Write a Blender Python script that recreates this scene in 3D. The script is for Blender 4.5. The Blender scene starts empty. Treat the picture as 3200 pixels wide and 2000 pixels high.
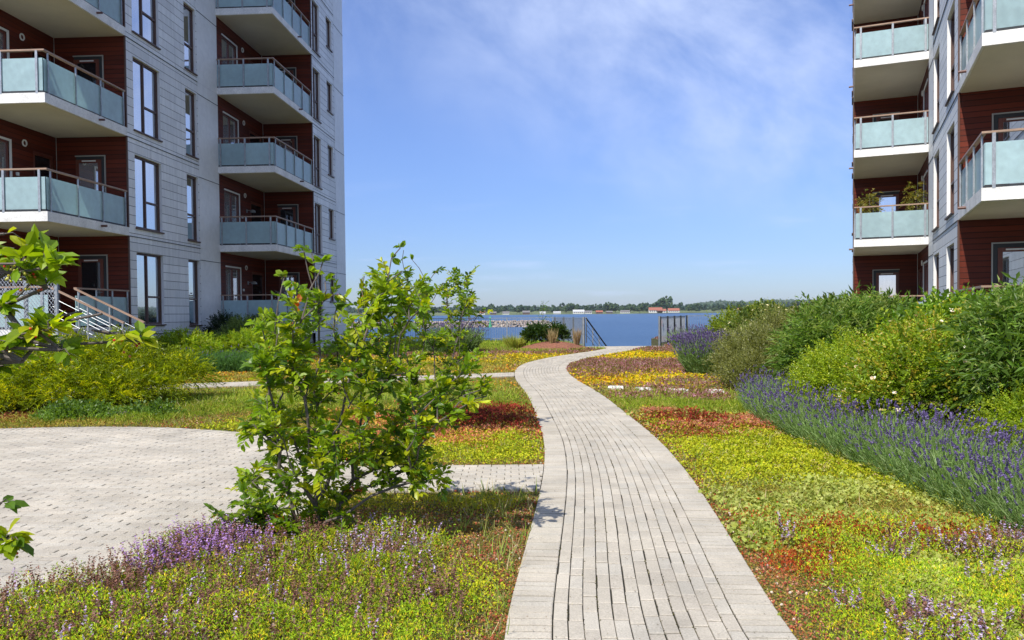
import bpy, math, random
import numpy as np
from mathutils import Matrix, Vector
random.seed(7); rng = np.random.default_rng(11)
S = bpy.context.scene; COL = S.collection
rad = math.radians
# ------------------------------------------------------------------ camera
EYE = 1.6
cam = bpy.data.cameras.new('camera'); co = bpy.data.objects.new('camera', cam); COL.objects.link(co)
RM = Matrix.Rotation(rad(90-1.3), 4, 'X') @ Matrix.Rotation(rad(-.56), 4, 'Z')
co.matrix_world = Matrix.Translation((0, 0, EYE)) @ RM
cam.sensor_width = 36; cam.lens = 27.45; cam.shift_y = .01; cam.clip_start = .05; cam.clip_end = 20000
S.camera = co
# ------------------------------------------------------------------ light
SUN_EL, SUN_AZ = 50, 35          # degrees; the sun stands behind the camera and to its left
sv = Vector((-math.sin(rad(SUN_AZ))*math.cos(rad(SUN_EL)), -math.cos(rad(SUN_AZ))*math.cos(rad(SUN_EL)), math.sin(rad(SUN_EL))))
sl = bpy.data.lights.new('sun', 'SUN'); sl.energy = 4.6; sl.angle = rad(.53); sl.color = (1, .955, .88)
so = bpy.data.objects.new('sun', sl); COL.objects.link(so); so.rotation_euler = (-sv).to_track_quat('-Z', 'Y').to_euler()
W = bpy.data.worlds.new('World'); S.world = W; W.use_nodes = True
nt = W.node_tree; N = nt.nodes; L = nt.links; N.clear()
def nd(t, **k):
    n = N.new(t)
    for a, b in k.items():
        if a.startswith('_'): n.inputs[int(a[1:])].default_value = b
        else: setattr(n, a, b)
    return n
def math_(op, a, b=None, c=None, clamp=False):
    n = N.new('ShaderNodeMath'); n.operation = op; n.use_clamp = clamp
    for i, v in enumerate((a, b, c)):
        if v is None: continue
        if isinstance(v, (int, float)): n.inputs[i].default_value = v
        else: L.new(v, n.inputs[i])
    return n.outputs[0]
out = nd('ShaderNodeOutputWorld'); bg = nd('ShaderNodeBackground', _1=.095); L.new(bg.outputs[0], out.inputs[0])
sky = nd('ShaderNodeTexSky', sky_type='NISHITA', sun_disc=False, sun_elevation=rad(SUN_EL), sun_rotation=rad(180+SUN_AZ), altitude=0, air_density=1.0, dust_density=.35, ozone_density=3.0)
tc = nd('ShaderNodeTexCoord'); sp = nd('ShaderNodeSeparateXYZ'); L.new(tc.outputs['Generated'], sp.inputs[0])
yy = math_('MAXIMUM', sp.outputs[1], .05)
a = math_('DIVIDE', sp.outputs[0], yy); e = math_('DIVIDE', sp.outputs[2], yy)   # tangent-plane azimuth / elevation of the sky direction
cb = nd('ShaderNodeCombineXYZ')
# wisps are drawn out along a slanting wind direction
u = math_('ADD', math_('MULTIPLY', a, .86), math_('MULTIPLY', e, -.5)); v = math_('ADD', math_('MULTIPLY', a, .5), math_('MULTIPLY', e, .86))
L.new(math_('MULTIPLY', u, 2.5), cb.inputs[0]); L.new(math_('MULTIPLY', v, 3.6), cb.inputs[1]); cb.inputs[2].default_value = 3.7
n1 = nd('ShaderNodeTexNoise', noise_dimensions='3D'); n1.inputs['Scale'].default_value = 2.3; n1.inputs['Detail'].default_value = 9; n1.inputs['Roughness'].default_value = .6; n1.inputs['Distortion'].default_value = .2
L.new(cb.outputs[0], n1.inputs['Vector'])
# broad density: a diagonal band from upper left to the right side of the sky
band = math_('ADD', math_('MULTIPLY', a, .62), math_('MULTIPLY', e, 1.0))
def sstep(x, lo, hi):
    n = N.new('ShaderNodeMapRange'); n.interpolation_type = 'SMOOTHSTEP'; n.inputs[1].default_value = lo; n.inputs[2].default_value = hi; L.new(x, n.inputs[0]); return n.outputs[0]
b1 = math_('MAXIMUM', sstep(band, .10, .46), math_('MULTIPLY', sstep(e, .2, .42), .55))
hi = sstep(e, .06, .2)
thin = math_('MULTIPLY', math_('MULTIPLY', b1, hi), sstep(n1.outputs['Fac'], .2, .86))
# faint low streaks
cb2 = nd('ShaderNodeCombineXYZ'); L.new(math_('MULTIPLY', a, 5), cb2.inputs[0]); L.new(math_('MULTIPLY', e, 42), cb2.inputs[1]); cb2.inputs[2].default_value = 1.3
n2 = nd('ShaderNodeTexNoise'); n2.inputs['Scale'].default_value = 1.25; n2.inputs['Detail'].default_value = 6; L.new(cb2.outputs[0], n2.inputs['Vector'])
low = math_('MULTIPLY', math_('MULTIPLY', sstep(n2.outputs['Fac'], .55, .78), .34), math_('MULTIPLY', sstep(e, .2, .05), sstep(e, .006, .02)))
cl = math_('MINIMUM', math_('ADD', math_('MULTIPLY', thin, .8), low), .8)
hs = nd('ShaderNodeHueSaturation'); hs.inputs['Saturation'].default_value = 1.08; hs.inputs['Value'].default_value = 1.0; L.new(sky.outputs[0], hs.inputs['Color'])
tint = nd('ShaderNodeMixRGB', blend_type='MULTIPLY', _0=1.0); L.new(hs.outputs[0], tint.inputs[1])
tm = nd('ShaderNodeMixRGB'); L.new(sstep(e, .0, .28), tm.inputs[0]); tm.inputs[1].default_value = (.60, .71, 1.04, 1); tm.inputs[2].default_value = (1.04, 1.03, 1.34, 1); L.new(tm.outputs[0], tint.inputs[2])
mx = nd('ShaderNodeMixRGB'); L.new(cl, mx.inputs[0]); L.new(tint.outputs[0], mx.inputs[1]); mx.inputs[2].default_value = (5.6, 6.6, 9.3, 1)
L.new(mx.outputs[0], bg.inputs[0])
S.view_settings.view_transform = 'Standard'; S.view_settings.look = 'None'; S.view_settings.exposure = .42; S.view_settings.gamma = 1
S.render.engine = 'CYCLES'; S.render.resolution_x = 1024; S.render.resolution_y = 640
S.cycles.max_bounces = 6; S.cycles.transparent_max_bounces = 4
# ------------------------------------------------------------------ helpers
def at(px, py, Y):
    """world point seen at photo pixel (2419 px wide picture), Y metres ahead of the viewpoint"""
    k = 3200/2419; v = RM.to_3x3() @ Vector(((px*k-1600)/2440, -(py*k-1032)/2440, -1)); v *= Y/v.y
    return Vector((v.x, Y, v.z+EYE))
def tag(o, label=None, cat=None, group=None, kind=None):
    for k, v in (('label', label), ('category', cat), ('group', group), ('kind', kind)):
        if v: o[k] = v
    return o
def empty(name, loc, label=None, cat=None, group=None, rz=0):
    o = bpy.data.objects.new(name, None); COL.objects.link(o); o.location = loc; o.rotation_euler.z = rz
    o.empty_display_size = .2; return tag(o, label, cat, group)
def copy_tree(o, parent=None):
    c = o.copy(); COL.objects.link(c); c.parent = parent
    for ch in list(o.children): copy_tree(ch, c)
    return c
def origin_of(p):
    v = Vector((0, 0, 0))
    while p is not None: v += p.location; p = p.parent
    return v
class MB:
    """collects polygons in world space and links them as one mesh"""
    def __init__(s): s.v = []; s.f = []; s.uv = []; s.m = []; s.mi = 0
    def poly(s, pts, uv=None, mi=None):
        b = len(s.v); s.v += [tuple(p) for p in pts]; s.f.append(tuple(range(b, b+len(pts)))); s.uv.append(uv or [(0, 0)]*len(pts)); s.m.append(s.mi if mi is None else mi)
    def hexa(s, c, mi=None):   # c: 8 corners, bottom 4 then top 4
        b = len(s.v); s.v += [tuple(p) for p in c]
        for f in ((3, 2, 1, 0), (4, 5, 6, 7), (0, 1, 5, 4), (1, 2, 6, 5), (2, 3, 7, 6), (3, 0, 4, 7)):
            s.f.append(tuple(b+i for i in f)); s.uv.append([(0, 0)]*4); s.m.append(s.mi if mi is None else mi)
    def box(s, x0, x1, y0, y1, z0, z1, P=None, mi=None):
        """box in the local axes of P (a Pl), world axes if None"""
        c = [(x0, y0, z0), (x1, y0, z0), (x1, y1, z0), (x0, y1, z0), (x0, y0, z1), (x1, y0, z1), (x1, y1, z1), (x0, y1, z1)]
        if P: c = [P(*q) for q in c]
        b = len(s.v); s.hexa(c, mi)
        # uv in metres (along, up) for cladding
        for k, f in enumerate(s.f[-6:]):
            q = [((x0, y0, z0), (x1, y0, z0), (x1, y1, z0), (x0, y1, z0), (x0, y0, z1), (x1, y0, z1), (x1, y1, z1), (x0, y1, z1))[i-b] for i in f]
            s.uv[len(s.uv)-6+k] = [((p[0] if k in (0, 1, 2, 4) else p[1]), (p[2] if k > 1 else p[1])) for p in q]
    def tube(s, pts, r, n=6, mi=None):
        pts = [Vector(p) for p in pts]; rr = r if isinstance(r, (list, tuple)) else [r]*len(pts); rings = []
        for i, p in enumerate(pts):
            d = (pts[min(i+1, len(pts)-1)]-pts[max(i-1, 0)]).normalized(); up = Vector((0, 0, 1)) if abs(d.z) < .9 else Vector((1, 0, 0))
            x = d.cross(up).normalized(); y = x.cross(d); b = len(s.v); rings.append(b)
            for k in range(n): t = 2*math.pi*k/n; s.v.append(tuple(p+(x*math.cos(t)+y*math.sin(t))*rr[i]))
        for i in range(len(rings)-1):
            for k in range(n):
                s.f.append((rings[i]+k, rings[i]+(k+1) % n, rings[i+1]+(k+1) % n, rings[i+1]+k)); s.uv.append([(0, 0)]*4); s.m.append(s.mi if mi is None else mi)
        for b in (rings[0], rings[-1]):
            s.f.append(tuple(range(b, b+n))); s.uv.append([(0, 0)]*n); s.m.append(s.mi if mi is None else mi)
    def build(s, name, mats, parent=None, smooth=False, at0=None):
        me = bpy.data.meshes.new(name); o = bpy.data.objects.new(name, me); COL.objects.link(o)
        og = origin_of(parent) if parent else Vector(at0 or (0, 0, 0))
        me.from_pydata([(p[0]-og.x, p[1]-og.y, p[2]-og.z) for p in s.v], [], s.f)
        uv = me.uv_layers.new(name='UVMap'); flat = [c for f in s.uv for q in f for c in q]; uv.data.foreach_set('uv', flat)
        mats = mats if isinstance(mats, (list, tuple)) else [mats]
        for m in mats: me.materials.append(m)
        if len(mats) > 1: me.polygons.foreach_set('material_index', s.m)
        if smooth: me.polygons.foreach_set('use_smooth', [True]*len(s.f))
        me.update(); o.parent = parent
        if not parent: o.location = og
        return o
class Pl:
    """local frame: (along, outward, up) -> world"""
    def __init__(s, o, d, n): s.o = Vector(o); s.d = Vector(d); s.n = Vector(n)
    def __call__(s, a, b, z): return s.o + s.d*a + s.n*b + Vector((0, 0, z))
def np_mesh(name, V, F, mat, parent=None, col=None, smooth=False, og=None):
    """V (n,3), F (m,k), col (n,3) -> one mesh"""
    me = bpy.data.meshes.new(name); o = bpy.data.objects.new(name, me); COL.objects.link(o)
    og = origin_of(parent) if parent else Vector(og or (0, 0, 0)); V = V - np.array(og)[None]
    k = F.shape[1]; me.vertices.add(len(V)); me.vertices.foreach_set('co', V.astype(np.float32).ravel())
    me.loops.add(F.size); me.loops.foreach_set('vertex_index', F.astype(np.int32).ravel())
    me.polygons.add(len(F)); me.polygons.foreach_set('loop_start', np.arange(0, F.size, k, dtype=np.int32)); me.polygons.foreach_set('loop_total', np.full(len(F), k, np.int32))
    me.polygons.foreach_set('use_smooth', np.full(len(F), smooth)); me.update(calc_edges=True)
    if col is not None:
        at_ = me.color_attributes.new('Col', 'FLOAT_COLOR', 'POINT'); c = np.ones((len(V), 4), np.float32); c[:, :3] = col; at_.data.foreach_set('color', c.ravel())
    me.materials.append(mat); o.parent = parent
    if not parent: o.location = og
    return o
def unit(a): return a/np.maximum(np.linalg.norm(a, axis=-1, keepdims=True), 1e-9)
T_LEAF = (np.array([(0, 0, 0), (-.5, .45, .12), (0, 1, -.05), (.5, .45, .12)]), np.array([(0, 2, 1), (0, 3, 2)]))
T_OVAL = (np.array([(0, 0, 0), (0, .5, -.02), (0, 1, -.1), (-.42, .28, .09), (-.44, .66, .06), (.42, .28, .09), (.44, .66, .06)]),
          np.array([(0, 1, 3), (3, 1, 4), (4, 1, 2), (0, 5, 1), (5, 6, 1), (6, 2, 1)]))
T_BLADE = (np.array([(-.5, 0, 0), (.5, 0, 0), (-.35, .55, .0), (.35, .55, .0), (0, 1, .12)]), np.array([(0, 1, 3), (0, 3, 2), (2, 3, 4)]))
T_OCT = (np.array([(0, 0, 0), (-.5, .35, 0), (0, .35, .5), (.5, .35, 0), (0, .35, -.5), (0, 1, 0), ]), np.array([(0, 1, 2), (0, 2, 3), (0, 3, 4), (0, 4, 1), (5, 2, 1), (5, 3, 2), (5, 4, 3), (5, 1, 4)]))
def inst(T, pos, dr, nrm, ln, wd):
    """place template T: y axis along dr, z near nrm, length ln, width wd"""
    tv, tf = T; dr = unit(dr); x = unit(np.cross(dr, nrm)); z = np.cross(x, dr)
    V = pos[:, None] + tv[None, :, 0, None]*wd[:, None, None]*x[:, None] + tv[None, :, 1, None]*ln[:, None, None]*dr[:, None] + tv[None, :, 2, None]*ln[:, None, None]*z[:, None]
    n = len(pos); F = tf[None] + (np.arange(n)*len(tv))[:, None, None]
    return V.reshape(-1, 3), F.reshape(-1, tf.shape[1])
class NB:
    def __init__(s): s.V = []; s.F = []; s.C = []; s.n = 0
    def add(s, T, pos, dr, nrm, ln, wd, col):
        if len(pos) == 0: return
        V, F = inst(T, pos, dr, nrm, ln, wd); s.V.append(V); s.F.append(F+s.n); s.n += len(V); s.C.append(np.repeat(col, len(T[0]), 0))
    def build(s, name, mat, parent=None, og=None): return np_mesh(name, np.concatenate(s.V), np.concatenate(s.F), mat, parent, np.concatenate(s.C), og=og)
def pick(cols, n, jit=.18, w=None):
    c = np.array(cols, float); i = rng.choice(len(c), n, p=None if w is None else np.array(w)/sum(w))
    return c[i]*(1+rng.uniform(-jit, jit, (n, 1)))
def rdir(n):
    v = rng.normal(size=(n, 3)); return unit(v)
def hsh(ix, iy, iz=0, s=0): 
    h = np.sin(ix*127.1+iy*311.7+iz*74.7+s*17.3)*43758.5453; return h-np.floor(h)
def vnoise(x, y, s=0):
    ix, iy = np.floor(x), np.floor(y); fx, fy = x-ix, y-iy; fx = fx*fx*(3-2*fx); fy = fy*fy*(3-2*fy)
    return (hsh(ix, iy, 0, s)*(1-fx)+hsh(ix+1, iy, 0, s)*fx)*(1-fy)+(hsh(ix, iy+1, 0, s)*(1-fx)+hsh(ix+1, iy+1, 0, s)*fx)*fy
def fbm(x, y, s=0): return (vnoise(x, y, s)+.5*vnoise(2.1*x+5, 2.1*y, s+1)+.25*vnoise(4.3*x, 4.3*y+9, s+2))/1.75
def inpoly(x, y, P):
    r = np.zeros(x.shape, bool); n = len(P)
    for i in range(n):
        x0, y0 = P[i]; x1, y1 = P[(i+1) % n]
        if y0 == y1: continue
        c = ((y0 > y) != (y1 > y)) & (x < (x1-x0)*(y-y0)/(y1-y0)+x0); r ^= c
    return r
# ------------------------------------------------------------------ materials
def mat(name, color=(.5, .5, .5), rough=.6, metal=0, spec=.5, fn=None):
    m = bpy.data.materials.new(name); m.use_nodes = True; t = m.node_tree; b = t.nodes['Principled BSDF']
    b.inputs['Base Color'].default_value = (*color, 1); b.inputs['Roughness'].default_value = rough; b.inputs['Metallic'].default_value = metal; b.inputs['Specular IOR Level'].default_value = spec
    if fn: fn(t, b)
    return m
def tn(t, typ, **k):
    n = t.nodes.new(typ)
    for a, b in k.items():
        if a == 'ins':
            for x, y in b.items(): n.inputs[x].default_value = y
        else: setattr(n, a, b)
    return n
def ramp(t, fac, stops):
    r = t.nodes.new('ShaderNodeValToRGB'); t.links.new(fac, r.inputs[0]); e = r.color_ramp.elements
    while len(e) < len(stops): e.new(.5)
    for q, (p, c) in zip(e, stops): q.position = p; q.color = (*c, 1)
    return r.outputs[0]
def weather(scale=1.2, amt=.25, c=(1, 1, 1), fine=40, bump=.15, use_col=False):
    def f(t, b):
        g = tn(t, 'ShaderNodeNewGeometry'); n = tn(t, 'ShaderNodeTexNoise', ins={'Scale': scale, 'Detail': 8, 'Roughness': .6}); t.links.new(g.outputs['Position'], n.inputs['Vector'])
        n2 = tn(t, 'ShaderNodeTexNoise', ins={'Scale': fine, 'Detail': 4}); t.links.new(g.outputs['Position'], n2.inputs['Vector'])
        r1 = ramp(t, n.outputs[0], [(.25, (1-amt,)*3), (.75, (1+amt*.4,)*3)]); r2 = ramp(t, n2.outputs[0], [(.3, (1-amt*.7,)*3), (.7, (1+amt*.3,)*3)])
        m1 = tn(t, 'ShaderNodeMixRGB', blend_type='MULTIPLY', ins={0: 1}); t.links.new(r1, m1.inputs[1]); t.links.new(r2, m1.inputs[2])
        m2 = tn(t, 'ShaderNodeMixRGB', blend_type='MULTIPLY', ins={0: 1}); t.links.new(m1.outputs[0], m2.inputs[1])
        if use_col: a = tn(t, 'ShaderNodeVertexColor', layer_name='Col'); t.links.new(a.outputs[0], m2.inputs[2])
        else: m2.inputs[2].default_value = b.inputs['Base Color'].default_value[:]
        t.links.new(m2.outputs[0], b.inputs['Base Color'])
        if bump: bp = tn(t, 'ShaderNodeBump', ins={'Strength': bump, 'Distance': .01}); t.links.new(n2.outputs[0], bp.inputs['Height']); t.links.new(bp.outputs[0], b.inputs['Normal'])
    return f
def cladding(pitch, depth_col, groove=.012, vpitch=None, wood=False, bump=.6):
    """horizontal boards: groove lines every `pitch` metres of v, board-to-board tone changes"""
    def f(t, b):
        base = b.inputs['Base Color'].default_value[:]
        uv = tn(t, 'ShaderNodeUVMap'); s = tn(t, 'ShaderNodeSeparateXYZ'); t.links.new(uv.outputs[0], s.inputs[0])
        def M(op, a, c=None):
            n = tn(t, 'ShaderNodeMath', operation=op)
            for i, q in enumerate((a, c)):
                if q is None: continue
                if isinstance(q, (int, float)): n.inputs[i].default_value = q
                else: t.links.new(q, n.inputs[i])
            return n.outputs[0]
        vv = M('DIVIDE', s.outputs[1], pitch); fr = M('FRACT', vv); gl = M('LESS_THAN', fr, groove/pitch); row = M('FLOOR', vv)
        if vpitch:
            hu = M('FRACT', M('DIVIDE', s.outputs[0], vpitch)); gl = M('MAXIMUM', gl, M('MULTIPLY', M('LESS_THAN', hu, .006/vpitch), .7))
        wn = tn(t, 'ShaderNodeTexWhiteNoise', noise_dimensions='2D'); cbn = tn(t, 'ShaderNodeCombineXYZ'); t.links.new(row, cbn.inputs[0])
        if vpitch: t.links.new(M('FLOOR', M('DIVIDE', s.outputs[0], vpitch)), cbn.inputs[1])
        t.links.new(cbn.outputs[0], wn.inputs['Vector'])
        tone = ramp(t, wn.outputs[0], [(0, (.86,)*3 if not wood else (.72,)*3), (1, (1.03,)*3 if not wood else (1.2,)*3)])
        ns = tn(t, 'ShaderNodeTexNoise', ins={'Scale': 1.0, 'Detail': 7, 'Roughness': .65}); mp = tn(t, 'ShaderNodeMapping'); t.links.new(uv.outputs[0], mp.inputs[0])
        mp.inputs['Scale'].default_value = (2.5, 60, 1) if wood else (7, .8, 1); t.links.new(mp.outputs[0], ns.inputs['Vector'])
        st = ramp(t, ns.outputs[0], [(.25, (.7,)*3 if wood else (.80,)*3), (.62, (1.1,)*3 if wood else (1.03,)*3)])
        m1 = tn(t, 'ShaderNodeMixRGB', blend_type='MULTIPLY', ins={0: 1}); t.links.new(tone, m1.inputs[1]); t.links.new(st, m1.inputs[2])
        m2 = tn(t, 'ShaderNodeMixRGB', blend_type='MULTIPLY', ins={0: 1, 2: base}); t.links.new(m1.outputs[0], m2.inputs[1])
        m3 = tn(t, 'ShaderNodeMixRGB', ins={2: (*depth_col, 1)}); t.links.new(gl, m3.inputs[0]); t.links.new(m2.outputs[0], m3.inputs[1]); t.links.new(m3.outputs[0], b.inputs['Base Color'])
        inv = M('SUBTRACT', 1, gl); bp = tn(t, 'ShaderNodeBump', ins={'Strength': bump, 'Distance': .02}); t.links.new(inv, bp.inputs['Height']); t.links.new(bp.outputs[0], b.inputs['Normal'])
    return f
def foliage(name, trans=.36, rough=.45, spec=.35):
    m = bpy.data.materials.new(name); m.use_nodes = True; t = m.node_tree; b = t.nodes['Principled BSDF']; o = t.nodes['Material Output']
    a = tn(t, 'ShaderNodeVertexColor', layer_name='Col'); t.links.new(a.outputs[0], b.inputs['Base Color']); b.inputs['Roughness'].default_value = rough; b.inputs['Specular IOR Level'].default_value = spec
    tr = tn(t, 'ShaderNodeBsdfTranslucent'); g = tn(t, 'ShaderNodeMixRGB', blend_type='MULTIPLY', ins={0: 1, 2: (1.6, 1.55, .4, 1)}); t.links.new(a.outputs[0], g.inputs[1]); t.links.new(g.outputs[0], tr.inputs[0])
    ms = tn(t, 'ShaderNodeMixShader', ins={0: trans}); t.links.new(b.outputs[0], ms.inputs[1]); t.links.new(tr.outputs[0], ms.inputs[2]); t.links.new(ms.outputs[0], o.inputs[0]); return m
M = {}
M['leaf'] = foliage('leaf', .44, .4, .4); M['herb'] = foliage('herb', .25, .6, .15)
M['petal'] = foliage('petal', .15, .7, .1)
M['bark'] = mat('bark', (.13, .105, .085), .8, fn=weather(30, .4, fine=200))
M['berry'] = mat('berry', (.5, .03, .01), .25, fn=lambda t, b: t.links.new(tn(t, 'ShaderNodeVertexColor', layer_name='Col').outputs[0], b.inputs['Base Color']))
M['siding'] = mat('siding', (.76, .765, .75), .55, fn=cladding(.275, (.10, .095, .09), .016, 1.72))
M['siding_r'] = mat('siding_plain', (.75, .755, .74), .5, fn=weather(.8, .10, fine=5, bump=0))
M['wood'] = mat('wood_cladding', (.12, .019, .007), .55, spec=.25, fn=cladding(.135, (.018, .006, .004), .014, None, True, .8))
M['conc'] = mat('balcony_concrete', (.82, .80, .75), .75, fn=weather(2.4, .26, fine=30, bump=.1))
M['soffit'] = mat('soffit', (.62, .57, .44), .8, fn=weather(1.1, .12, fine=90, bump=.1))  # beige ground bounce light put into the colour of the white slab underside
M['frame'] = mat('window_frame', (.085, .04, .025), .5); M['frame2'] = mat('window_frame_dark', (.05, .06, .065), .45)
M['white'] = mat('white_trim', (.72, .71, .67), .5); M['steel'] = mat('galvanised_steel', (.42, .44, .45), .42, .55, fn=weather(9, .35, fine=60, bump=0))
M['dark'] = mat('dark_metal', (.035, .038, .04), .5, .3); M['copper'] = mat('spout', (.12, .05, .035), .5)
M['rail'] = mat('handrail_wood', (.36, .235, .16), .55, fn=weather(3, .25, fine=60, bump=.1))
M['door'] = mat('door_wood', (.13, .032, .016), .4)
def frost(t, b):
    weather(1.1, .2, fine=7, bump=0)(t, b)
    oi = tn(t, 'ShaderNodeObjectInfo'); hv = tn(t, 'ShaderNodeHueSaturation'); mr = tn(t, 'ShaderNodeMapRange', ins={3: .82, 4: 1.08}); t.links.new(oi.outputs['Random'], mr.inputs[0]); t.links.new(mr.outputs[0], hv.inputs['Value']); src = b.inputs['Base Color'].links[0].from_socket; t.links.new(src, hv.inputs['Color']); t.links.new(hv.outputs[0], b.inputs['Base Color'])
    o = t.nodes['Material Output']; tr = tn(t, 'ShaderNodeBsdfTranslucent', ins={0: (.60, .78, .79, 1)}); ms = tn(t, 'ShaderNodeMixShader', ins={0: .42})
    t.links.new(b.outputs[0], ms.inputs[1]); t.links.new(tr.outputs[0], ms.inputs[2]); t.links.new(ms.outputs[0], o.inputs[0])
M['frost'] = mat('frosted_glass', (.56, .72, .73), .22, spec=.6, fn=frost)
def pane_fn(t, b):
    g = tn(t, 'ShaderNodeUVMap'); n = tn(t, 'ShaderNodeTexNoise', ins={'Scale': 1, 'Detail': 2}); mp = tn(t, 'ShaderNodeMapping'); mp.inputs['Scale'].default_value = (16, .25, 1)
    t.links.new(g.outputs[0], mp.inputs[0]); t.links.new(mp.outputs[0], n.inputs['Vector'])
    t.links.new(ramp(t, n.outputs[0], [(.35, (.05, .06, .07)), (.65, (.17, .19, .20))]), b.inputs['Base Color'])
    o = t.nodes['Material Output']; gl = tn(t, 'ShaderNodeBsdfGlossy', ins={0: (.92, .95, 1, 1), 1: .02}); ms = tn(t, 'ShaderNodeMixShader', ins={0: .58})
    t.links.new(b.outputs[0], ms.inputs[1]); t.links.new(gl.outputs[0], ms.inputs[2]); t.links.new(ms.outputs[0], o.inputs[0])
M['pane'] = mat('window_pane', (.05, .06, .07), .08, .35, .9, fn=pane_fn)
M['curtain'] = mat('curtained_pane', (.42, .44, .42), .25, spec=.7, fn=lambda t, b: (pane_fn(t, b), None)[1])
for l in list(M['curtain'].node_tree.links):
    if l.to_socket.name == 'Base Color': M['curtain'].node_tree.links.remove(l)
M['curtain'].node_tree.nodes['Principled BSDF'].inputs['Base Color'].default_value = (.30, .33, .32, 1)
M['tread'] = mat('stair_tread', (.12, .12, .12), .7, .3)
M['darkpane'] = mat('dark_pane', (.012, .013, .014), .04, 0, .8)
M['paver'] = mat('paver', (.5, .48, .44), .85, fn=weather(1.7, .32, fine=110, bump=.5, use_col=True))
def soil_fn(t, b):
    g = tn(t, 'ShaderNodeNewGeometry'); n = tn(t, 'ShaderNodeTexNoise', ins={'Scale': 55, 'Detail': 6}); n2 = tn(t, 'ShaderNodeTexNoise', ins={'Scale': 1.6, 'Detail': 5})
    for q in (n, n2): t.links.new(g.outputs['Position'], q.inputs['Vector'])
    c1 = ramp(t, n.outputs[0], [(.3, (.03, .028, .01)), (.5, (.09, .075, .02)), (.7, (.17, .10, .05))]); c2 = ramp(t, n.outputs[0], [(.3, (.05, .055, .01)), (.7, (.16, .17, .03))])
    m = tn(t, 'ShaderNodeMixRGB'); t.links.new(ramp(t, n2.outputs[0], [(.4, (0,)*3), (.6, (1,)*3)]), m.inputs[0]); t.links.new(c1, m.inputs[1]); t.links.new(c2, m.inputs[2]); t.links.new(m.outputs[0], b.inputs['Base Color'])
    bp = tn(t, 'ShaderNodeBump', ins={'Strength': .8, 'Distance': .02}); t.links.new(n.outputs[0], bp.inputs['Height']); t.links.new(bp.outputs[0], b.inputs['Normal'])
M['soil'] = mat('garden_soil', rough=.95, fn=soil_fn)
M['joint'] = mat('mossy_joint', (.03, .027, .015), .95, fn=weather(20, .5, fine=150, bump=.5))
M['mulch'] = mat('bark_mulch', (.30, .12, .07), .9, fn=weather(14, .6, fine=60, bump=1))
M['rock'] = mat('granite', (.42, .37, .31), .85, fn=weather(.9, .5, fine=8, bump=.4))
def water_fn(t, b):
    g = tn(t, 'ShaderNodeNewGeometry'); mp = tn(t, 'ShaderNodeMapping'); mp.inputs['Scale'].default_value = (.35, .8, 1); t.links.new(g.outputs['Position'], mp.inputs[0])
    n = tn(t, 'ShaderNodeTexNoise', ins={'Scale': 1.1, 'Detail': 10, 'Roughness': .72}); t.links.new(mp.outputs[0], n.inputs['Vector'])
    n2 = tn(t, 'ShaderNodeTexNoise', ins={'Scale': .02, 'Detail': 5}); t.links.new(mp.outputs[0], n2.inputs['Vector'])
    t.links.new(ramp(t, n2.outputs[0], [(.3, (.022, .068, .15)), (.7, (.04, .10, .20))]), b.inputs['Base Color'])
    bp = tn(t, 'ShaderNodeBump', ins={'Strength': 1.0, 'Distance': .5}); t.links.new(n.outputs[0], bp.inputs['Height']); t.links.new(bp.outputs[0], b.inputs['Normal'])
M['water'] = mat('sea_water', (.03, .09, .22), .35, spec=.28, fn=water_fn)
# ------------------------------------------------------------------ ground, water, land
YE = 35.4                                        # the garden deck ends here above the beach
m = MB(); m.poly([(-6000, -300, -3), (6000, -300, -3), (6000, 6500, -3), (-6000, 6500, -3)]); tag(m.build('water', M['water']), kind='structure')
gp = [(-70, -25), (70, -25), (70, 46), (8.2, 46), (8.0, 38), (6.9, YE), (3.2, YE), (2.2, 42), (-8, 43), (-70, 46)]
m = MB(); m.poly([(x, y, 0) for x, y in gp])
for i in range(len(gp)):
    (x0, y0), (x1, y1) = gp[i], gp[(i+1) % len(gp)]; m.poly([(x0, y0, -4), (x1, y1, -4), (x1, y1, 0), (x0, y0, 0)])
tag(m.build('ground', M['soil']), kind='structure')
M['far_grass'] = mat('shore_grass', (.13, .16, .05), .9, fn=weather(.01, .3, fine=.05, bump=0))
M['far_hill'] = mat('far_hill', (.05, .075, .03), .95, fn=weather(.004, .3, fine=.02, bump=0))
# far shore: low land rising gently from the water, ridge behind
xs = np.linspace(-2600, 2600, 120)
def strip(name, prof, matn):
    V = []; F = []; k = len(prof)
    for i, x in enumerate(xs):
        for (yo, z) in prof: V.append((x, yo+25*math.sin(x*.006)+14*math.sin(x*.021), z*(1+.25*math.sin(x*.011+1))))
    for i in range(len(xs)-1):
        for j in range(k-1): a_ = i*k+j; F.append((a_, a_+k, a_+k+1, a_+1))
    o = np_mesh(name, np.array(V), np.array(F), matn, smooth=True); tag(o, kind='structure'); return o
strip('far_shore', [(1500, -3.2), (1506, -2.4), (1600, -1.6), (1800, 3), (2400, 10), (3200, 12), (3201, -5)], M['far_grass'])
hx = np.linspace(1000, 3800, 60); V = []; F = []
for i, x in enumerate(hx):
    h = 56*min(1, max(0, (x-1000)/300))**.6*(1+.08*math.sin(x*.012)+.04*math.sin(x*.04)) if x < 3000 else 56*max(0, (3800-x)/800)
    for yo, z in ((4600, -3), (4700, h*.8), (4900, h), (5400, -3)): V.append((x, yo, z))
for i in range(59):
    for j in range(3): a_ = i*4+j; F.append((a_, a_+4, a_+5, a_+1))
tag(np_mesh('hills', np.array(V), np.array(F), M['far_hill'], smooth=True), kind='structure')
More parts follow.
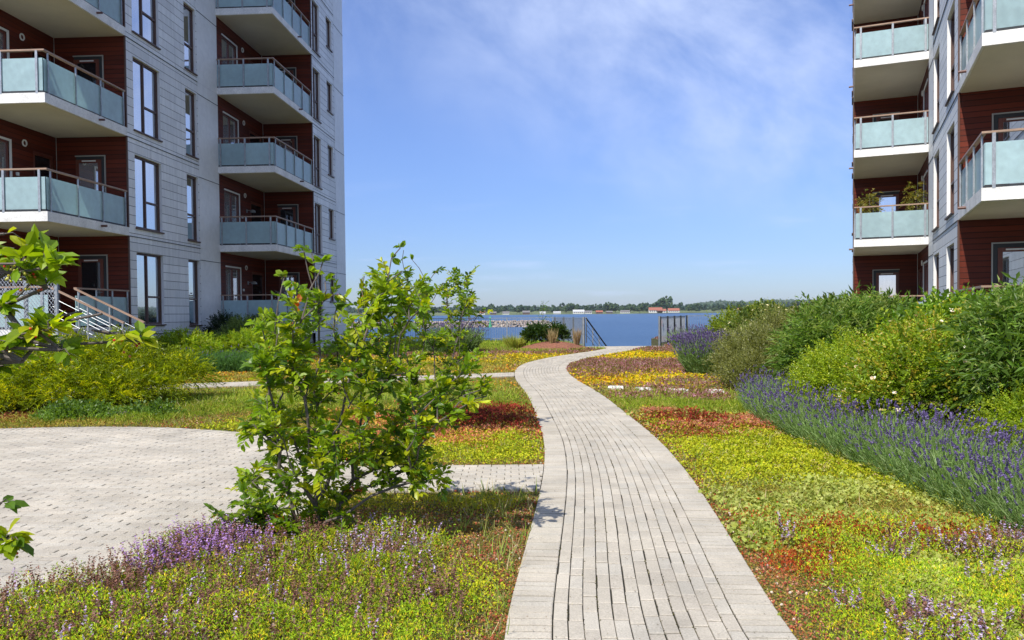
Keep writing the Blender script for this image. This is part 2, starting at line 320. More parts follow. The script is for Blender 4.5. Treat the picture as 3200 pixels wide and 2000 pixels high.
# ------------------------------------------------------------------ paving: every block is real geometry inside one sheet
CL = [(.60, 1.2), (.62, 2.6), (.65, 3.77), (.72, 4.6), (.83, 5.7), (.95, 7), (1.03, 8.2), (1.08, 9.7), (1.06, 11.6), (.99, 14.9), (.80, 17.9), (.76, 20.2), (.85, 22.3), (1.18, 24.4), (1.95, 26.8), (2.9, 29.0), (4.0, 31.3), (4.7, 33.2), (5.0, 34.2)]
def catmull(P, n=24):
    P = np.array(P, float); P = np.vstack([2*P[0]-P[1], P, 2*P[-1]-P[-2]]); out_ = []
    for i in range(1, len(P)-2):
        for t in np.linspace(0, 1, n, endpoint=False):
            a_, b_, c_, d_ = P[i-1:i+3]; out_.append(.5*((2*b_)+(-a_+c_)*t+(2*a_-5*b_+4*c_-d_)*t*t+(-a_+3*b_-3*c_+d_)*t**3))
    out_.append(P[-2]); return np.array(out_)
cl_ = catmull(CL)
for _ in range(30): cl_[1:-1] = cl_[1:-1]*.5+(cl_[:-2]+cl_[2:])*.25
seg = np.linalg.norm(np.diff(cl_, axis=0), axis=1); arc = np.concatenate([[0], np.cumsum(seg)]); TOT = arc[-1]
tg = np.gradient(cl_, axis=0); tg = unit(tg); nr = np.stack([tg[:, 1], -tg[:, 0]], 1)
def pathpt(s, o):
    s = np.clip(s, 0, TOT); return np.stack([np.interp(s, arc, cl_[:, 0])+np.interp(s, arc, nr[:, 0])*o, np.interp(s, arc, cl_[:, 1])+np.interp(s, arc, nr[:, 1])*o], -1)
PW = .70
def path_x(y): return np.interp(y, cl_[:, 1], cl_[:, 0])
def path_edge(y, side): 
    E = pathpt(arc, PW*side); return np.interp(y, E[:, 1], E[:, 0])
PCOL = [(.505, .452, .36), (.495, .443, .352), (.515, .462, .37), (.485, .432, .345), (.50, .455, .37), (.47, .42, .335), (.49, .447, .365)]
def bricks(name, quads, z=.03, parent=None, ins=.004):
    """quads (n,4,2) block outlines -> blocks with a chamfered top edge, slightly uneven laid"""
    Q = np.array(quads); n = len(Q); c = Q.mean(1, keepdims=True); Q = c+(Q-c)*(1-rng.uniform(0, .012, (n, 1, 1)))
    zz = z+rng.normal(0, .0013, (n, 1))+rng.normal(0, .0008, (n, 4)); inn = unit(Q-c)*ins*1.4
    top = np.concatenate([Q-inn, zz[..., None]], 2); mid = np.concatenate([Q, (zz-ins*.8)[..., None]], 2); bot = np.concatenate([Q, np.full((n, 4, 1), z-.05)], 2)
    V = np.concatenate([top, mid, bot], 1).reshape(-1, 3)
    f = [(0, 1, 2, 3)]+[(i, i+4, (i+1) % 4+4, (i+1) % 4) for i in range(4)]+[(i+4, i+8, (i+1) % 4+8, (i+1) % 4+4) for i in range(4)]
    F = (np.array(f)[None]+(np.arange(n)*12)[:, None, None]).reshape(-1, 4)
    col = np.repeat(pick(PCOL, n, .035), 12, 0)
    return np_mesh(name, V, F, M['paver'], parent, col)
BW = PW*2/18
q = []
def blk(s0, s1, o0, o1): P_ = pathpt(np.array([s0, s0, s1, s1]), np.array([o0, o1, o1, o0])); q.append(P_)
for side in (-1, 1):
    s = 0
    while s < TOT-.08:
        w_ = BW*random.uniform(.93, 1.05); g = random.choice([.008, .011, .014, .018]); o0, o1 = sorted((side*PW, side*(PW-3*BW+.004))); blk(s, s+w_-g, o0, o1); s += w_
for r_ in range(12):
    o = -PW+3*BW+r_*BW; s = -random.random()*.2; wob = random.uniform(.0025, .0055)
    while s < TOT-.2:
        l_ = .225+random.uniform(-.003, .003) if random.random() > .03 else .11
        blk(max(s, 0), s+l_-random.choice([.005, .008, .012, .016]), o+wob*.5+random.uniform(-.001, .0012)+(.004 if random.random() < .12 and s < 9 else 0), o+BW-wob*.5+random.uniform(-.0012, .001)); s += l_
tag(bricks('path', q), kind='structure')
E1 = pathpt(arc, -PW); E2 = pathpt(arc, PW); k = len(arc)
V = np.concatenate([np.c_[E1, np.full(k, .019)], np.c_[E2, np.full(k, .019)]]); F = np.array([(i, i+k, i+k+1, i+1) for i in range(k-1)])
tag(np_mesh('path_bed', V, F, M['joint']), kind='structure')
PATHPOLY = [tuple(p) for p in E1[::6]]+[tuple(p) for p in E2[::-6]]
# plaza
pl_ctrl = [(-1.86, 5.65), (-1.62, 6.3), (-1.52, 7.0), (-1.55, 7.6), (-1.78, 8.3), (-2.3, 9.3), (-3.43, 10.3), (-4.6, 10.86), (-5.8, 11.09), (-7.24, 10.99), (-8.8, 10.4), (-10.2, 8.8), (-10, 6.5), (-8.2, 4.5), (-6, 3.4), (-4.3, 3.2), (-3.4, 3.6), (-2.79, 4.19), (-2.39, 4.72), (-2.07, 5.3)]
pc = catmull(pl_ctrl+pl_ctrl[:3], 10); pc = pc[10:10+10*len(pl_ctrl)]; PLAZA = [tuple(p) for p in pc]
cen = pc.mean(0)
def inset(P_, d):
    P_ = np.array(P_); t_ = unit(np.roll(P_, -1, 0)-np.roll(P_, 1, 0)); n_ = np.stack([-t_[:, 1], t_[:, 0]], 1); 
    sg = np.sign(((cen-P_)*n_).sum(1).mean()); return P_+n_*sg*d
q = []
per = np.vstack([pc, pc[:1]]); pa = np.concatenate([[0], np.cumsum(np.linalg.norm(np.diff(per, axis=0), axis=1))]); inn_ = inset(pc, .222); inn_ = np.vstack([inn_, inn_[:1]])
def per_at(A, s): return np.array([np.interp(s, pa, A[:, 0]), np.interp(s, pa, A[:, 1])])
s = 0
while s < pa[-1]-.08:
    w_ = .0775; g = random.choice([.003, .006, .010, .013]); q.append([per_at(per, s), per_at(per, s+w_-g), per_at(inn_, s+w_-g), per_at(inn_, s)]); s += w_
IN2 = [tuple(p) for p in inset(pc, .235)]; ang = rad(-4); ca, sa = math.cos(ang), math.sin(ang)
uu, vv = np.meshgrid(np.arange(-34, 34), np.arange(-75, 75)); lx, ly = .222, .0765
for g_u, g_v in zip(uu.ravel(), vv.ravel()):
    X0 = g_u*lx+(lx/2 if g_v % 2 else 0); Y0 = g_v*ly; Qd = []; gx_ = .003+.0065*hsh(g_u, g_v); gy_ = .0025+.006*(hsh(g_v, g_u, 3) > .72)
    for dx, dy in ((0, 0), (lx-gx_, 0), (lx-gx_, ly-gy_), (0, ly-gy_)):
        X, Y = X0+dx, Y0+dy; Qd.append((cen[0]+X*ca-Y*sa, cen[1]+X*sa+Y*ca))
    q.append(Qd) if False else None
    if -9.6 < Qd[0][0] < -1.3 and 3.2 < Qd[0][1] < 11.3: q.append(Qd)
QA = np.array(q); nb = len(q); xx, yv = QA[..., 0], QA[..., 1]; k0 = int(len([1 for _ in range(0)])); inside = inpoly(xx.ravel(), yv.ravel(), IN2).reshape(xx.shape).sum(1)
isb = np.zeros(nb, bool); isb[:int(round(pa[-1]/.0775))] = True
keep = isb | (inside == 4); part_ = (~isb) & (inside > 0) & (inside < 4)
def clipq(Q_):   # cut blocks at the border course by pulling outside corners in
    Q_ = Q_.copy(); ins_ = inpoly(Q_[:, 0], Q_[:, 1], IN2); c_ = Q_[ins_].mean(0)
    for i in range(4):
        if not ins_[i]:
            lo, hi_ = 0, 1
            tgt = Q_[i-1] if ins_[i-1] else (Q_[(i+1) % 4] if ins_[(i+1) % 4] else c_)
            for _ in range(7):
                md = (lo+hi_)/2; p_ = tgt+(Q_[i]-tgt)*md
                if inpoly(p_[:1], p_[1:], IN2)[0]: lo = md
                else: hi_ = md
            Q_[i] = tgt+(Q_[i]-tgt)*lo
    return Q_
QA = np.concatenate([QA[keep], np.array([clipq(x) for x in QA[part_]])])
tag(bricks('plaza', QA, z=.031), kind='structure')
m = MB(); m.poly([(x, y, .021) for x, y in PLAZA]); tag(m.build('plaza_bed', M['joint']), kind='structure')
# two side paths that meet the main path
def side_path(x0, x1, yf, w, name, bed):
    """blocks in rows along x; yf(x) is the near edge"""
    q_ = []; rows = [(0, .1)]+[(.105+i*.1, .2+i*.1) for i in range(int((w-.22)/.1))]; last = rows[-1][1]+.005; rows.append((last, last+.1))
    for r_, (a0, a1) in enumerate(rows):
        x = x0+(.06 if r_ % 2 else 0)
        while x < x1:
            l_ = .14; xe = min(x+l_-.006, x1)
            if xe-x > .03: q_.append([(x, yf(x)+a0), (xe, yf(xe)+a0), (xe, yf(xe)+a1-.004), (x, yf(x)+a1-.004)])
            x += l_
    Q_ = np.array(q_); Q_[..., 0] = np.minimum(Q_[..., 0], path_edge(Q_[..., 1], -1)-.006); P_ = (Q_[:, 1, 0]-Q_[:, 0, 0] < .02)|inpoly(Q_[..., 0].ravel(), Q_[..., 1].ravel(), PLAZA).reshape(-1, 4).any(1)
    tag(bricks(name, Q_[~P_], z=.03), kind='structure')
    xs_ = np.linspace(x0, x1, 30); m_ = MB()
    for a_, b_ in zip(xs_[:-1], xs_[1:]): m_.poly([(a_, yf(a_), .013), (b_, yf(b_), .013), (b_, yf(b_)+last+.1, .013), (a_, yf(a_)+last+.1, .013)])
    tag(m_.build(bed, M['joint']), kind='structure'); return [(x0, yf(x0)), (x1, yf(x1)), (x1, yf(x1)+last+.1), (x0, yf(x0)+last+.1)]
SP1 = side_path(-1.9, .335, lambda x: 6.93, 1.13, 'side_path', 'side_path_bed')
SP2 = side_path(-12, .1, lambda x: 19.35+.32*x if x > -9 else 19.35+.32*-9, 1.15, 'far_side_path', 'far_side_path_bed')
SP2 = [(x, 19.35+.32*max(x, -9)) for x in (-12, -9, .1)]+[(x, 20.6+.32*max(x, -9)) for x in (.1, -9, -12)]
# stone apron where the path reaches the steps
q = []
for j in range(12):
    x = 3.1+.15*(j % 2)-.3
    while x < 6.8:
        q.append([(x, 33.55+j*.15), (x+.29, 33.55+j*.15), (x+.29, 33.695+j*.15), (x, 33.695+j*.15)]); x += .3
tag(bricks('apron', q, z=.026), kind='structure')
m = MB(); m.poly([(2.8, 33.5, .011), (6.9, 33.5, .011), (6.9, YE, .011), (2.8, YE, .011)]); tag(m.build('apron_bed', M['joint']), kind='structure')
APR = [(2.8, 33.5), (6.9, 33.5), (6.9, YE), (2.8, YE)]
M['trim'] = mat('aluminium_trim', (.36, .35, .31), .5)
# ------------------------------------------------------------------ apartment buildings
def wall(mb, P, a0, a1, z0, z1, b, holes=(), reveal=.14, flip=1, mi=0, rmi=None):
    """sheet of wall at outward distance b with rectangular holes and reveals; holes (a0,a1,z0,z1)"""
    A = sorted({a0, a1, *[h[0] for h in holes], *[h[1] for h in holes]}); Z = sorted({z0, z1, *[h[2] for h in holes], *[h[3] for h in holes]})
    A = [x for x in A if a0 <= x <= a1]; Z = [x for x in Z if z0 <= x <= z1]
    for i in range(len(A)-1):
        for j in range(len(Z)-1):
            ca_, cz = (A[i]+A[i+1])/2, (Z[j]+Z[j+1])/2
            if any(h[0] < ca_ < h[1] and h[2] < cz < h[3] for h in holes): continue
            c = [(A[i], Z[j]), (A[i+1], Z[j]), (A[i+1], Z[j+1]), (A[i], Z[j+1])]; mb.poly([P(x, b, z) for x, z in c], c, mi)
    for (h0, h1, y0, y1) in holes:
        y1_ = min(y1, z1); y0_ = max(y0, z0)
        if y1_ <= y0_: continue
        for (p, q_) in (((h0, y0_), (h1, y0_)), ((h1, y0_), (h1, y1_)), ((h1, y1_), (h0, y1_)), ((h0, y1_), (h0, y0_))):
            mb.poly([P(p[0], b, p[1]), P(q_[0], b, q_[1]), P(q_[0], b-reveal, q_[1]), P(p[0], b-reveal, p[1])], None, mi if rmi is None else rmi)
def window(root, P, a0, a1, z0, z1, b, mull=None, trans=None, trans_side=None, fm=None, pane='pane', t=.06, name='window', low=None):
    """frame (part) with its pane (sub-part); b = outward position of the glass plane"""
    m_ = MB()
    for (x0, x1, y0, y1) in ((a0, a0+t, z0, z1), (a1-t, a1, z0, z1), (a0+t, a1-t, z0, z0+t), (a0+t, a1-t, z1-t, z1)): m_.box(x0, x1, b-.03, b+.045, y0, y1, P)
    if mull: m_.box(mull-t/2, mull+t/2, b-.03, b+.043, z0+t, z1-t, P)
    if trans:
        x0 = mull+t/2 if (mull and trans_side == 'far') else a0+t; m_.box(x0, a1-t, b-.03, b+.041, trans-t/2, trans+t/2, P)
    if name == 'window': m_.box(a0-.03, a1+.03, b+.046, b+.185, z0-.045, z0-.002, P)      # sill flashing
    f = m_.build(name+'_frame' if name != 'window' else 'window', fm or M['frame'], root)
    p_ = MB(); c = [(a0+t, z0+t), (a1-t, z0+t), (a1-t, z1-t), (a0+t, z1-t)]; p_.poly([P(x, b, z) for x, z in c], c); p_.build('pane', M[pane], f); return f
def balcony(root, P, s0, s1, b0, b1, z, label=None, steps=None, slab=True, corner_far=False, panels=(2, 4), clutter=0):
    """slab is the part; rails, posts and glass are its sub-parts. Camera-facing edge at s0, outer edge at b1."""
    m_ = MB(); zb = z-.25 if slab else z-.5
    m_.box(s0, s1-.004, b0, b1, zb, z, P)
    sl_ = m_.build('balcony', [M['conc']], root); tag(sl_, label)
    # soffit sheet, a hair below the slab underside
    if slab:
        m_ = MB(); m_.box(s0+.05, s1-.02, b0+.02, b1-.05, zb-.012, zb-.001, P); m_.build('soffit', M['soffit'], sl_)
    rb = b1-.05; rs = s0+.05
    x1 = s1
    runs = [('c', rs, b0+.04, rb)]                      # camera-facing run at constant s
    side0 = rs if steps is None else steps
    h = MB()
    h.box(rs-.045, rs+.045, b0+.02, rb+.045, z+1.06, z+1.10, P) if steps is None or True else None
    h.box(side0+(.047 if steps is None else 0), x1-.03, rb-.045, rb+.045, z+1.06, z+1.10, P); h.build('handrail', M['rail'], sl_)
    # posts
    pc_ = []; n0 = panels[0]; n1 = panels[1]
    for i in range(n0+1): pc_.append(('c', b0+.12+(rb-.16-b0-.12)*i/n0))
    for i in range(n1+1): pc_.append(('s', side0+.14+(x1-.12-side0-.14)*i/n1))
    for kd, v_ in pc_:
        m_ = MB()
        if kd == 'c': m_.box(rs-.052, rs-.032, v_-.03, v_+.03, z-.02, z+1.058, P)
        else: m_.box(v_-.012, v_+.012, rb-.005 if False else rb+.0, rb+.036, z-.02, z+1.058, P)
        m_.build('post', M['steel'], sl_)
    # glass
    bs = [b0+.03]+[b0+.12+(rb-.16-b0-.12)*i/n0 for i in range(1, n0)]+[rb-.01]
    for i in range(n0):
        m_ = MB(); m_.box(rs-.02, rs-.008, bs[i]+.008, bs[i+1]-.008, z+.06, z+.88, P); m_.build('glass_panel', M['frost'], sl_)
    ss = [side0+.14+(x1-.12-side0-.14)*i/n1 for i in range(n1+1)]; ss[0] = side0+.01; ss[-1] = x1-.04
    for i in range(n1):
        m_ = MB(); m_.box(ss[i]+.012, ss[i+1]-.012, rb-.02, rb-.008, z+.06, z+.88, P); m_.build('glass_panel', M['frost'], sl_)
    m_ = MB(); m_.box(rs-.03, rs+.0, b0+.03, rb, z+.012, z+.05, P); m_.box(side0+.02, x1-.04, rb-.03, rb-.004, z+.013, z+.051, P); m_.build('base_rail', M['dark'], sl_)
    if slab:
        m_ = MB(); sx = s0+(s1-s0)*.62; m_.tube([P(sx, b1-.1, z-.11), P(sx, b1+.16, z-.12)], .032, 8); m_.build('drain_spout', M['copper'], sl_)
    return sl_
def door(root, P, a0, a1, z0, z1, b, pane):
    m_ = MB()                                            # pale outer trim on one side and the top, dark lining, red-brown leaf
    m_.box(a0-.035, a0-.005, b, b+.035, z0, z1+.035, P); m_.box(a0-.005, a1+.03, b, b+.034, z1+.005, z1+.035, P)
    tr_ = m_.build('door_trim', M['trim'], root)
    m_ = MB(); t = .1
    m_.box(a0, a0+.09, b, b+.02, z0, z1, P, 1); m_.box(a0+.09, a1, b, b+.021, z1-.09, z1, P, 1)
    m_.box(a0+.092, a0+.09+t, b, b+.045, z0, z1-.092, P); m_.box(a1-t, a1, b, b+.045, z0, z1-.092, P)
    m_.box(a0+.092+t, a1-t-.002, b, b+.044, z1-.09-t, z1-.092, P); m_.box(a0+.092+t, a1-t-.002, b, b+.044, z0, z0+.3, P)
    m_.box(a0+.25, a1-.2, b+.046, b+.06, z1-.155, z1-.12, P, 2)
    d_ = m_.build('door', [M['door'], M['dark'], M['white']], root)
    m_ = MB(); m_.box(a0+.094+t, a1-t-.004, b+.005, b+.02, z0+.302, z1-.094-t, P); m_.build('pane', M[pane], d_)
    m_ = MB(); m_.tube([P(a0+.14, b+.045, z0+1.02), P(a0+.14, b+.09, z0+1.02), P(a0+.26, b+.09, z0+1.02)], .009, 6); m_.build('handle', M['steel'], d_)
def loggia(root, P, s0, s1, b0, b1, z, H, kind, lamp, trim=True):
    """back wall at outward distance b0, far wall at s1 between b0 and b1; wood cladding"""
    zt = z+H-.25
    bw = MB(); wn_ = (s0+.55, s0+1.95, z+.06, z+2.2); dr_ = (s0+3.2, s1-.12, z+.02, z+2.15)
    if s1-s0 < 4.2: wn_ = (s0+.15, s0+1.75, z+.06, z+2.2); dr_ = (s0+2.75, s1-.12, z+.02, z+2.15)
    wall(bw, P, s0-.2, s1, z, zt, b0-.02, [wn_, dr_], .07); bw.build('loggia_wall', M['wood'], root)
    f = window(root, P, *wn_, b0-.08, mull=(wn_[0]+wn_[1])/2, pane='curtain', fm=M['door'], name='loggia_window')
    m_ = MB(); m_.box(wn_[1]+.002, wn_[1]+.07, b0-.018, b0+.01, wn_[2], wn_[3]+.06, P); m_.box(wn_[0], wn_[1], b0-.018, b0+.01, wn_[3]+.002, wn_[3]+.06, P); m_.build('window_trim', M['white'], root)
    window(root, P, *dr_, b0-.08, fm=M['door'], pane='darkpane', name='terrace_door', t=.1)
    # far wall, seen face on: its own frame runs outward->inward
    Q_ = Pl(P(s1, 0, 0), -P.n, -P.d)                     # along = into the building, outward = towards the viewer
    a_hi, a_lo = -b1, -b0                               # along coordinate is -b
    fw = MB(); dh = (a_hi+.70+.08, a_hi+1.62, z+.02, z+2.17)
    wall(fw, Q_, a_hi+.02, a_lo, z, zt, 0, [], 0); fw.build('loggia_wall', M['wood'], root)
    door(root, Q_, a_hi+.72, a_hi+1.6, z+.02, z+2.15, .004, kind)
    # round vent ring and socket
    m_ = MB(); cx_, cz_ = wn_[1]+.62, z+2.28; ring = [(math.cos(t_)*.085, math.sin(t_)*.085) for t_ in np.linspace(0, 2*math.pi, 15)]
    m_.tube([P(cx_+x, b0+.0, cz_+y) for x, y in ring], .022, 5); m_.build('vent_ring', M['white'], root)
    m_ = MB(); m_.box(wn_[1]+.25, wn_[1]+.33, b0-.018, b0+.03, z+1.3, z+1.39, P); m_.build('socket', M['white'], root)
    if lamp:
        m_ = MB(); lx_, lz_ = wn_[1]+.8, z+1.62; m_.box(lx_-.05, lx_-.01, b0-.018, b0+.03, lz_-.03, lz_+.1, P)
        m_.tube([P(lx_, b0+.03, lz_+.06), P(lx_+.12, b0+.14, lz_+.09)], .012, 6)
        c0 = P(lx_+.16, b0+.18, lz_)
        for i in range(10):
            for j in range(3):
                def sp_(i_, j_): t_ = 2*math.pi*i_/10; ph = math.pi/2*j_/3; return c0+Vector((math.cos(t_)*.13*math.cos(ph), math.sin(t_)*.13*math.cos(ph), .12*math.sin(ph)))
                m_.poly([sp_(i, j), sp_(i+1, j), sp_(i+1, j+1), sp_(i, j+1)])
        m_.build('wall_lamp', M['steel'], root)
    # brown corner boards
    if trim:
        m_ = MB(); m_.box(s1-.045, s1+.002, b1-.03, b1+.012, z-(.0), zt, P); m_.build('corner_trim', M['frame'], root)
BL, BR = 1.29, .94
def building(root, P, Lv, floors, base_z, segs, logs, steps, right):
    """segs: list of (s0, s1, b, window plan); logs: list of (s0, s1, b0, b1)"""
    top = Lv+3*floors
    for (s0, s1, b, big, small, plain) in segs:
        holes = []
        for k in range(floors):
            z = Lv+3*k
            for w in big: holes.append((w[0], w[1], z+.04, z+2.28))
            for w in small: holes.append((w[0], w[1], z+w[2], z+w[3]))
        # cladding strips: plain sheets either side of small windows stand 3 mm proud
        m_ = MB(); wall(m_, P, s0, s1, base_z, top, b, holes, .15, rmi=2 if right else 1); 
        for (p0, p1) in plain:
            m2 = m_; m2.mi = 1
            for k in range(-1, floors):
                z = Lv+3*k; m2.poly([P(p0, b+.008, max(z-.24, base_z)), P(p1, b+.008, max(z-.24, base_z)), P(p1, b+.008, z+2.74), P(p0, b+.008, z+2.74)])
        # metal drip joint at each floor
        m2 = m_; m2.mi = 3
        for k in range(floors):
            z = Lv+3*k-.255; ed = [s0]+sorted(x for p_ in plain for x in p_)+[s1]
            for i in range(len(ed)-1):
                if ed[i+1]-ed[i] > .05: m2.box(ed[i]+.003, ed[i+1]-.003, b+.001, b+.018, z-(.42 if i % 2 else .0)-.012, z-(.42 if i % 2 else 0)+.008, P)
        m_.build('facade', [M['siding'], M['siding_r'], M['white'], M['dark']], root)
        for k in range(floors):
            z = Lv+3*k
            for w in big: window(root, P, w[0], w[1], z+.04, z+2.28, b-.13, mull=w[0]+(w[1]-w[0])*.47, trans=z+.92, trans_side='far', fm=M['frame'], pane='pane')
            for w in small: window(root, P, w[0], w[1], z+w[2], z+w[3], b-.13, trans=(z+.9 if w[3]-w[2] > 2 else None), pane='pane')
    for i, (s0, s1, b0, b1) in enumerate(logs):
        for k in range(floors):
            z = Lv+3*k
            loggia(root, P, s0, s1, b0, b1, z, 3, ['darkpane', 'curtain', 'darkpane', 'pane'][(k+i) % 4] if not right else ['pane', 'pane', 'darkpane', 'pane'][k % 4], lamp=(i == 1 and k < 2 and not right))
            st_ = steps if (k == 0 and i == 0) else None
            lb = None
            if k == 0: lb = 'ground level terrace with frosted glass and wooden handrail'
            balcony(root, P, s0, s1, b0-.02 if k else b0-.02, b1, z, lb, st_, slab=k > 0, panels=(2, 3 if s1-s0 < 4.2 else 4))
        # solid end above the far wall so no light leaks between floors
        m_ = MB(); m_.box(s0-.2, s1, b0-.5, b0-.16, base_z, top, P); m_.box(s1+.012, s1+.16, b0-.02, b1-.16, base_z, top, P); m_.build('core_wall', M['siding_r'], root)
th = rad(3.28); PL = Pl((-11.77, 19.9, 0), (math.sin(th), math.cos(th), 0), (math.cos(th), -math.sin(th), 0))
rootL = empty('apartment_building', (-11.77, 19.9, 0), 'grey panelled apartment block left of the garden, its long facade in shade', 'building', 'apartment blocks beside the garden')
building(rootL, PL, BL, 6, 0, [
    (3.8, 10.2, 0, [(4.19, 5.81)], [(7.57, 8.43, -.02, 2.28)], [(8.5, 10.19)]),
    (14.85, 19.95, 2.22, [(15.0, 16.05)], [(17.1, 18.0, .9, 2.3)], [(18.3, 19.94)])],
    [(0, 3.8, -2.22, 0), (10.14, 14.85, 0, 2.22)], 1.15, False)
tb = rad(23.4); PR = Pl((9.19, 15.3, 0), (math.sin(tb), math.cos(tb), 0), (-math.cos(tb), math.sin(tb), 0))
rootR = empty('apartment_building', (9.19, 15.3, 0), 'grey panelled apartment block with sunlit white balcony slabs rising behind the hedge on the right', 'building', 'apartment blocks beside the garden')
building(rootR, PR, BR, 6, 0, [
    (-7, .0, -2.23, [(-5.5, -3.9)], [], []),
    (3.6, 11.1, 0, [(4.35, 5.95), (7.9, 9.5)], [], [(9.6, 11.09)]),
    (15.8, 22, 2.23, [(16.2, 17.3)], [(18.6, 19.5, .9, 2.3)], [(20.2, 21.9)])],
    [(0, 3.6, -2.23, 0), (11.1, 15.8, 0, 2.23)], None, True)
# inner volumes and flat roofs close the blocks
for root, P, s_ in ((rootL, PL, ((.0, 10.14, -2.6), (.0, 10.14, -2.6), (10.1, 14.9, -.4), (14.95, 19.95, 2.22))), (rootR, PR, ((-7, -.01, -2.23), (0, 11.05, -2.6), (11.1, 15.9, -.4), (15.95, 22, 2.23)))):
    tp = (BL if root is rootL else BR)+18; m_ = MB()
    E_ = s_[-1][1]; bo = s_[-1][2]; A0 = 0.0 if root is rootL else -7; bi = -14
    # end wall facing the sea, back wall, near end wall
    for (p, q_) in (((E_, bo), (E_, bi)), ((E_, bi), (A0, bi)), ((A0, bi), (A0, s_[0][2]))):
        L_ = math.hypot(p[0]-q_[0], p[1]-q_[1]); m_.poly([P(*p, 0), P(*q_, 0), P(*q_, tp), P(*p, tp)], [(0, 0), (L_, 0), (L_, tp), (0, tp)])
    m_.build('end_wall', M['siding'], root)
    m_ = MB(); bb = s_[1][1] if root is rootL else 11.1
    (m_.box(A0-.1, 0, bi-.1, s_[0][2]+.1, tp, tp+.25, P) if A0 < 0 else None); m_.box(0.002, bb, bi-.1, .1, tp, tp+.25, P); m_.box(bb+.002, E_+.1, bi-.1, s_[-1][2]+.1, tp, tp+.25, P); m_.build('roof', M['conc'], root)
# ------------------------------------------------------------------ entrance stairs of the left block
st = empty('entrance_stair', PL(0, 0, 0), 'small outdoor stair with two sloping wooden handrails leading down from the ground level terrace', 'stairs')
m_ = MB()
for i in range(6): m_.box(.12, 1.02, .02+i*.3, .02+(i+1)*.3-.005, BL-.17*(i+1)-.04, BL-.17*(i+1), PL)
m_.build('tread', M['tread'], st)
for s_ in (.08, 1.06):
    m_ = MB(); m_.hexa([PL(s_-.025, 0.01, BL-.28), PL(s_+.025, .01, BL-.28), PL(s_+.025, 1.85, BL-1.25), PL(s_-.025, 1.85, BL-1.25), PL(s_-.025, 0.01, BL-.06), PL(s_+.025, .01, BL-.06), PL(s_+.025, 1.85, BL-1.03), PL(s_-.025, 1.85, BL-1.03)]); m_.build('stringer', M['tread'], st)
    m_ = MB(); a_, b_ = (0, BL+1.08), (1.9, BL+.16)
    m_.hexa([PL(s_-.045, a_[0], a_[1]-.04), PL(s_+.045, a_[0], a_[1]-.04), PL(s_+.045, b_[0], b_[1]-.04), PL(s_-.045, b_[0], b_[1]-.04), PL(s_-.045, a_[0], a_[1]), PL(s_+.045, a_[0], a_[1]), PL(s_+.045, b_[0], b_[1]), PL(s_-.045, b_[0], b_[1])]); m_.build('handrail', M['rail'], st)
    for dz in (.28, .5, .72): m_ = MB(); m_.tube([PL(s_, .03, a_[1]-dz), PL(s_, 1.87, b_[1]-dz)], .009, 6); m_.build('guard_rail', M['steel'], st)
    for t_ in (.05, .5, .98):
        b2 = 1.9*t_; zt = a_[1]+(b_[1]-a_[1])*t_-.04; m_ = MB(); m_.box(s_-.018, s_+.018, b2-.018, b2+.018, zt-1.05, zt, PL); m_.build('post', M['steel'], st)
# ------------------------------------------------------------------ expanded metal screen at the left edge
sc_ = empty('mesh_screen', (-10.5, 17, .4), 'tall grey expanded metal screen standing at the left edge behind the bushes', 'screen')
SX0, SX1, SZ0, SZ1, SY = -12.6, -9.93, .25, 2.5, 17.0
m_ = MB()
for x in (SX0, -11.28, -10.62, SX1-.03): m_.box(x, x+.07, SY, SY+.06, 0, SZ1, None)
m_.box(SX0+.07, SX1-.03, SY+.002, SY+.05, SZ1-.36, SZ1-.31, None); m_.box(SX0+.07, SX1-.03, SY+.002, SY+.05, SZ0, SZ0+.05, None); m_.build('screen_frame', M['steel'], sc_)
m_ = MB(); dx, dz = .075, .05; nz = int((SZ1-SZ0)/dz)
for j in range(nz):
    z = SZ0+j*dz; x = SX0+(dx/2 if j % 2 else 0)
    while x < SX1-.02:
        for sgn in (-1, 1):
            xa, xb = x, x+sgn*dx/2
            m_.poly([(xa, SY-.012, z), (xa, SY-.004, z+.016), (xb, SY-.004, z+dz+.012), (xb, SY-.012, z+dz)])
        x += dx
m_.build('expanded_mesh', M['steel'], sc_)
# ------------------------------------------------------------------ shore fences and beach steps
def bar_fence(root, x0, y0, x1, y1, z0, z1, npost, dark_posts, pitch=.125):
    A_ = Vector((x0, y0, 0)); B_ = Vector((x1, y1, 0)); d_ = (B_-A_); Ln = d_.length; d_.normalize(); P = Pl(A_, d_, (-d_.y, d_.x, 0))
    m2 = MB(); m2.box(0, Ln, -.012, .012, z1-.035, z1, P); m2.box(0, Ln, -.012, .012, z0, z0+.035, P); m2.build('rail', M['steel'], root)
    m2 = MB(); n = int(Ln/pitch); hw = .009 if Ln < 9 else .007
    for i in range(1, n): m2.box(i*pitch-hw, i*pitch+hw, -hw, hw, z0+.035, z1-.035, P)
    m2.build('bars', M['steel'], root)
    for i in range(npost):
        s_ = Ln*i/(npost-1); m2 = MB(); m2.box(s_-.03, s_+.03, -.09, -.014, z0-.35, z1+.02, P); m2.build('post', M['dark'] if dark_posts else M['steel'], root)
f1 = empty('bar_fence', (-10, 41.5, 0), 'long low fence of thin grey vertical bars in front of the stone breakwater', 'fence', 'bar fences above the beach')
bar_fence(f1, -22, 41.8, 2.15, 41.2, .22, 1.33, 11, False)
f2 = empty('bar_fence', (3.3, 36, 0), 'short fence section with thick dark posts beside the beach steps', 'fence', 'bar fences above the beach')
bar_fence(f2, 3.28, 36.1, 2.2, 41, .05, 1.33, 4, True)
m2 = MB(); m2.box(3.25, 3.33, 35.95, 36.03, -.4, 1.36, None); m2.build('end_post', M['steel'], f2)
